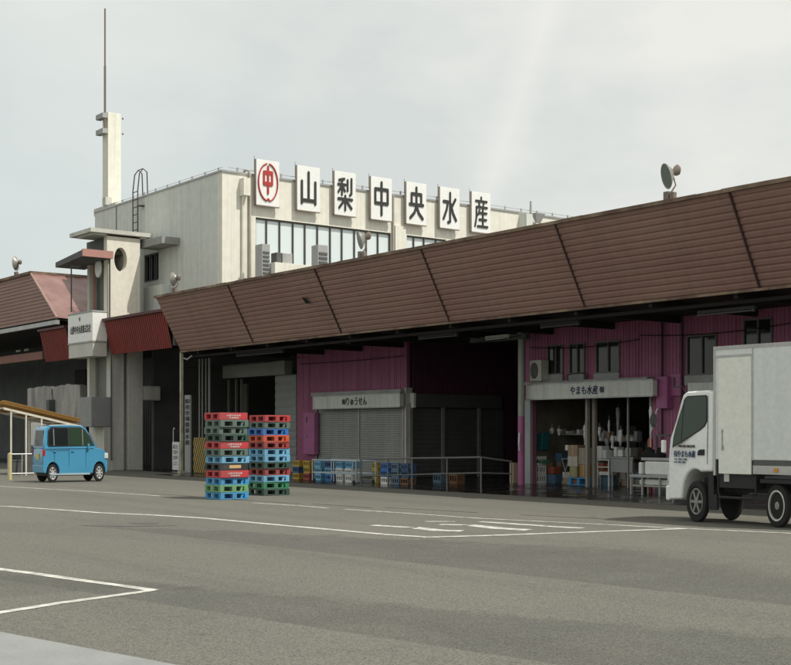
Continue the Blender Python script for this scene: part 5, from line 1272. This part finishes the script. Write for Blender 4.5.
for i in range(10):
    x = sx(601.5+i*3.9, y+.1); h = random.uniform(.10, .34); w_ = random.uniform(.05, .10)
    m = MB(); m.hexa([(x-w_, y+.05, zsf+.003), (x+w_, y+.03, zsf+.003), (x+w_, y+.25, zsf+.003), (x-w_, y+.25, zsf+.003), (x-w_*.8, y+.06, zsf+h), (x+w_*.9, y+.06, zsf+h*.85), (x+w_, y+.25, zsf+h*.9), (x-w_*.7, y+.25, zsf+h)])
    solo(m, "packet", [M_foam, M_grey, M_card, M_signgrey][i % 4], ["first", "second", "third", "fourth", "fifth", "sixth", "seventh", "eighth", "ninth", "tenth"][i]+" packet from the left on the dark goods shelf", "packet", (x, y+.1, zsf), "packets on the goods shelf")
cc = [paint("clutter%d" % k, v, .7) for k, v in enumerate([(.60, .60, .55), (.22, .20, .16), (.42, .30, .18), (.08, .16, .24), (.65, .64, .58), (.34, .10, .05), (.12, .12, .11)])]
wh = ["beside the green tray", "near the teal tarpaulin", "under the thin shelf", "in front of the folding stand", "left of the carton pile", "behind the carton pile", "right behind the middle post", "under the small white table", "between the two tables", "under the stainless table", "at the foot of the goods shelf", "beside the right shop post", "behind the long bench", "at the right shop corner"]
for i in range(14):
    p = 543+i*7.9; y = YF+random.uniform(.45, 1.3); x = sx(p, y); z = .006; n = random.choice((2, 3))
    for k in range(n):
        w_ = random.uniform(.09, .2); h = random.uniform(.16, .42); a = random.uniform(-.05, .05)
        m = MB(); m.hexa([(x-w_, y, z), (x+w_, y+a, z), (x+w_, y+.3, z), (x-w_, y+.3, z), (x-w_*.95, y, z+h), (x+w_*.95, y+a, z+h*random.uniform(.9, 1)), (x+w_, y+.3, z+h), (x-w_, y+.3, z+h)])
        solo(m, "stored_box", cc[(i*3+k*2) % 7], ["bottom", "second", "third"][k]+" dim box of the shop pile "+wh[i], "box", (x, y+.15, z), "dim boxes piled inside the shop"); z += h+.004
# steel bench outside with foam boxes
yb = 23.6
a, b = onY(632, yb), onY(676, yb)
r = Root("steel_bench", "long galvanised two-tier bench in front of the shop beside the truck", "bench", ((a+b)/2, yb+.3, 0))
x3 = onY(641, yb)
zt = zat(457.5, x3, yb); zl = zat(474.2, a, yb)
MB().box(x3, b, yb, yb+.6, zt-.07, zt).build("bench_top", M_steel, r, bevel=.006)
MB().box(a, b, yb-.1, yb+.6, zl-.07, zl).build("lower_shelf", M_steel, r, bevel=.006)
MB().box(a, b, yb-.05, yb+.55, .20, .235).build("bottom_shelf", M_steel, r)
for x in (a+.03, x3+.1, (x3+b)/2+.1, b-.03):
    for y in (yb-.06, yb+.56): MB().box(x-.02, x+.02, y-.02, y+.02, 0, zl-.072).build("leg", M_steel, r)
for x in (x3+.03, b-.03): MB().box(x-.02, x+.02, yb+.3, yb+.34, zl+.002, zt-.072).build("leg", M_steel, r)
def bgood(p0, p1, z0, z1, lb, y=yb+.0, mat=M_foam):
    a, b = onY(p0, y), onY(p1, y); solo(MB().box(a, b, y, y+.4, z0, z1), "foam_box", mat, lb, "box", ((a+b)/2, y+.2, z0), "foam boxes on the steel bench", bevel=.03)
bgood(644.6, 672, zl+.004, zt-.09, "large white foam box on the middle shelf of the steel bench"); bgood(638.2, 641.5, zl+.004, zl+.30, "narrow white foam box at the left end of the middle bench shelf", yb-.02)
bgood(644, 672, .24, zl-.10, "wide pale foam box on the bottom shelf of the steel bench", mat=M_signgrey); bgood(639, 643, .24, zl-.12, "small pale foam box at the left of the bottom bench shelf")
# dark heap and red sprayer on the bench
m = MB(); 
for k in range(7): 
    xx = onY(647+k*2.1, yb+.3); m.lathe((xx, yb+.3, zt+.002), (0, 0, 1), [(0, .16), (.06, .17), (.13+.06*math.sin(k), .11), (.17+.08*math.sin(k*1.3+.4), .03)], 10)
solo(m, "net_heap", M_black, "black heap of netting on the steel bench top", "netting", (onY(650, yb+.3), yb+.3, zt), smooth=True)
x = onY(650.2, yb+.9); m = MB(); m.lathe((x, yb+.9, zt), (0, 0, 1), [(0, .07), (.42, .07), (.5, .02), (.56, .02)], 14); m.tube([(x, yb+.9, zt-.95), (x, yb+.9, zt)], .05, 6)
solo(m, "gas_bottle", paint("red_brown", (.25, .06, .03), .5), "slim red-brown bottle standing behind the bench heap", "bottle", (x, yb+.9, 0), smooth=True)
x = onY(655, yb+.5); m = MB(); m.tube([(x-.1, yb+.5, zt+.7), (x+.05, yb+.5, zt+1.15), (x+.1, yb+.5, zt+1.2)], .02, 6); m.lathe((x-.14, yb+.5, zt+.95), (0, 0, 1), [(0, .03), (.2, .045), (.3, .02)], 8); m.tube([(x-.14, yb+.5, zt), (x-.14, yb+.5, zt+.95)], .012, 5); m.tube([(x-.1, yb+.5, zt+.7), (x-.14, yb+.5, zt+.6)], .015, 5)
solo(m, "hose_wand", M_signgrey, "pale hose wand rising from the bench end beside the pink box", "hose", (x, yb+.5, zt))
x0, x1 = onY(655, yb+.2), onY(669, yb+.2); zz = zat(434.5, x0, yb+.2); m = MB(); m.box(x0, x1, yb+.2, yb+.25, zz-.04, zz); m.box(x0, x0+.04, yb+.2, yb+.25, zt, zz-.042); solo(m, "dark_bar", M_dgrey, "dark horizontal bar above the bench reaching toward the truck cab", "bar", (x0, yb+.2, zt))

# ------------------------------------------------------------------ far backdrop: low hedge of buildings on the left horizon stays hidden by the halls
# ------------------------------------------------------------------ sun and sky
sdx, sdy, sdz = .60, .27, 1.0
sd = Vector((sdx, sdy, sdz)).normalized()
sun = bpy.data.lights.new("sun", 'SUN'); sun.energy = 3.8; sun.angle = math.radians(.8); sun.color = (1.0, .955, .88)
so = bpy.data.objects.new("sun", sun); C.objects.link(so); so.rotation_euler = sd.to_track_quat('Z', 'Y').to_euler(); so.location = (0, 0, 60)
w = bpy.data.worlds.new("World"); sc.world = w; w.use_nodes = True; nt = w.node_tree; bg = nt.nodes["Background"]
sky = nt.nodes.new("ShaderNodeTexSky"); sky.sky_type = 'NISHITA'; sky.sun_disc = False
sky.sun_elevation = math.asin(sd.z); sky.sun_rotation = math.atan2(sd.x, sd.y)
sky.air_density = 1.2; sky.dust_density = 3.0
tc = nt.nodes.new("ShaderNodeTexCoord"); mp = nt.nodes.new("ShaderNodeMapping"); mp.inputs["Scale"].default_value = (1, 1, 2.2)
nt.links.new(tc.outputs["Generated"], mp.inputs["Vector"])
n1 = nt.nodes.new("ShaderNodeTexNoise"); n1.inputs["Scale"].default_value = 3.4; n1.inputs["Detail"].default_value = 6; n1.inputs["Roughness"].default_value = .5
nt.links.new(mp.outputs["Vector"], n1.inputs["Vector"])
SKYW = (9.3, 9.2, 8.55); SKYG = (7.4, 7.7, 7.4)
cl = ramp(nt, n1.outputs["Fac"], .40, .60); cloud = mixc(nt, cl, SKYG, SKYW)
# bluish thinning toward the left of the view (direction of -X)
sep = nt.nodes.new("ShaderNodeVectorMath"); sep.operation = 'DOT_PRODUCT'; nt.links.new(tc.outputs["Generated"], sep.inputs[0]); sep.inputs[1].default_value = (-.92, .36, .1)
bl = ramp(nt, sep.outputs["Value"], .955, 1.0)
mm = nt.nodes.new("ShaderNodeMath"); mm.operation = 'MULTIPLY'; mm.inputs[1].default_value = .75; nt.links.new(bl, mm.inputs[0])
cloud = mixc(nt, mm.outputs[0], cloud, (6.2, 7.2, 7.2))
col = mixc(nt, .88, sky.outputs[0], cloud)
# faint diffuse condensation trail
def dirv(px, py): t = tt(px); return Vector((-CA+SA*t, SA+CA*t, (HY-py)/F)).normalized()
nn = dirv(545, 20).cross(dirv(487, 190)).normalized()
dp = nt.nodes.new("ShaderNodeVectorMath"); dp.operation = 'DOT_PRODUCT'; dp.inputs[1].default_value = nn; nt.links.new(tc.outputs["Generated"], dp.inputs[0])
ab = nt.nodes.new("ShaderNodeMath"); ab.operation = 'ABSOLUTE'; nt.links.new(dp.outputs["Value"], ab.inputs[0])
n2 = nt.nodes.new("ShaderNodeTexNoise"); n2.inputs["Scale"].default_value = 14; nt.links.new(tc.outputs["Generated"], n2.inputs["Vector"])
ad = nt.nodes.new("ShaderNodeMath"); ad.operation = 'MULTIPLY_ADD'; ad.inputs[1].default_value = .016; nt.links.new(n2.outputs["Fac"], ad.inputs[0]); nt.links.new(ab.outputs[0], ad.inputs[2])
st = ramp(nt, ad.outputs[0], .004, .026, (1, 1, 1, 1), (0, 0, 0, 1))
mm = nt.nodes.new("ShaderNodeMath"); mm.operation = 'MULTIPLY'; mm.inputs[1].default_value = .38; nt.links.new(st, mm.inputs[0])
col = mixc(nt, mm.outputs[0], col, (9.6, 9.4, 8.9))
nt.links.new(col, bg.inputs["Color"]); bg.inputs["Strength"].default_value = .1

sc.view_settings.view_transform = 'Standard'; sc.view_settings.look = 'None'; sc.view_settings.exposure = 0.0; sc.view_settings.gamma = 1.0
sc.view_settings.use_curve_mapping = False
sc.cycles.max_bounces = 6
